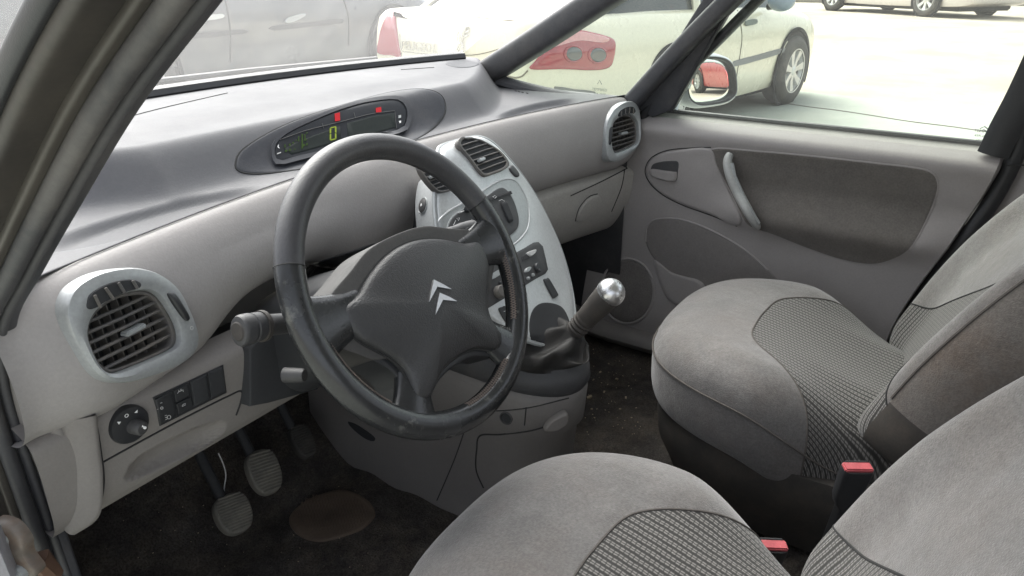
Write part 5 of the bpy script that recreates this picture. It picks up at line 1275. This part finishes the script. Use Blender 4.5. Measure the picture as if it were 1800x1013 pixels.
# dark car ahead
dark = paint('dark_grey_car_paint', (.085,.09,.095), .2, .32)
dc = make_car('parked_car', 'dark grey car parked across the front, seen through the dusty windscreen', 'car', (2.45, 6.58, G0), 0., dark, 1.2)
cdec(dc, 'door_handle', [(344, 34), (352, 29), (388, 25), (389, 32), (356, 37)], M['silver'], .03, 2)
cdec(dc, 'door_handle', [(498, 38), (505, 31), (530, 24), (534, 28), (515, 38), (502, 41)], M['silver2'], .03, 2)
cseam(dc, [(393, -10), (400, 20), (405, 60), (404, 110)], r=.009); cseam(dc, [(600, -10), (612, 30), (612, 80)], r=.009)
strp = surf('black_rub_strip', (.03,.03,.03), .6, .1, 100, .1, 5)
cdec(dc, 'rub_strip', [(312, 62), (345, 58), (425, 52), (428, 60), (350, 67), (314, 71)], strp, .02, 2)
cdec(dc, 'rub_strip', [(480, 46), (560, 37), (598, 33), (600, 41), (560, 46), (482, 54)], strp, .02, 2)
# off-roader far away, one wheel showing
s0, s1 = hz(1622, 30, G0), hz(1427, 17, G0); yv = math.atan2((s1-s0).y, (s1-s0).x); kk = (s1-s0).length/2.72
kk = min(kk, 1.35)
sfx = V3((math.cos(yv), math.sin(yv), 0)); sfy = V3((-math.sin(yv), math.cos(yv), 0))
sgn_ = -1 if (-sfy).dot(CP-s0) > 0 else 1
suv = make_car('parked_car', 'pale off roader far across the yard showing one big wheel', 'car', s0-sfy*(sgn_*.9*kk), yv, paint('pale_pink_paint', (.6,.56,.52)), kk, 1.05, False)
kd_ = [hz(1400, 4, G0), hz(1900, 12, G0)]; kdir = (kd_[1]-kd_[0]).normalized(); kn_ = V3((-kdir.y, kdir.x, 0))
tag(mk('kerb', box((kd_[0]+kd_[1])/2+V3((0, 0, .06)), 60, .3, .12, kdir, kn_, V3((0, 0, 1)), .02), surf('kerb_stone', (.3,.28,.24), .9, .3, 20, .15, 3), loc=(kd_[0]+kd_[1])/2), 'low stone kerb along the far edge of the yard', 'kerb', kind='structure')
tag(mk('kerb', tube([hz(-40, -20, G0), hz(0, 6, G0), hz(62, 46, G0)], .05, 6), surf('dark_kerb', (.12,.12,.12), .9, .3, 20, .15, 3), loc=hz(0, 6, G0)), 'dark kerb edge outside the near quarter of the car', 'kerb', kind='structure')  # kerb in an even dark grey
# red hatchback behind, mirrored in the door mirror
dm = (mc-CP).normalized(); rm = dm-mn*(2*dm.dot(mn)); tgt = mc+rm*19
red = make_car('parked_car', 'red hatchback standing behind, visible in the passenger door mirror', 'car', (tgt.x+.9, tgt.y-1.6, G0), rad(78), paint('red_car_paint', (.55,.06,.06)), 1., 1.02, False)
EXPO=2.08; SUNAZ=25; SKY=.11
cam = bpy.data.cameras.new('camera'); co = bpy.data.objects.new('camera', cam); COL.objects.link(co); S.camera = co
co.location = CP; co.rotation_euler = (math.pi/2-PIT, 0, YAW-math.pi/2)
cam.sensor_width = 36; cam.lens = 36*FPX/1800; cam.clip_start = .02; cam.clip_end = 400
w = bpy.data.worlds.new('World'); S.world = w; w.use_nodes = True
nt = w.node_tree; bg = nt.nodes['Background']; sky = nt.nodes.new('ShaderNodeTexSky'); sky.sky_type = 'NISHITA'
sky.sun_disc = False; sky.sun_elevation = rad(50); sky.sun_rotation = rad(SUNAZ); sky.dust_density = 4.; sky.air_density = 1.
hs = nt.nodes.new('ShaderNodeHueSaturation'); hs.inputs['Saturation'].default_value = .3
nt.links.new(sky.outputs[0], hs.inputs['Color']); nt.links.new(hs.outputs[0], bg.inputs['Color']); bg.inputs['Strength'].default_value = SKY
sl = bpy.data.lights.new('sun', 'SUN'); sl.energy = 1.5; sl.angle = rad(60); sl.color = (1, .975, .94)
so = bpy.data.objects.new('sun', sl); COL.objects.link(so)
d_ = V3((math.sin(rad(SUNAZ))*math.cos(rad(50)), math.cos(rad(SUNAZ))*math.cos(rad(50)), math.sin(rad(50))))
so.rotation_euler = d_.to_track_quat('Z', 'Y').to_euler()
vs = S.view_settings; vs.view_transform = 'Standard'; vs.look = 'None'; vs.gamma = 1; vs.use_curve_mapping = False; vs.exposure = EXPO
S.cycles.max_bounces = 10; S.cycles.transparent_max_bounces = 12; S.cycles.diffuse_bounces = 5
try: S.cycles.use_denoising = True
except Exception: pass
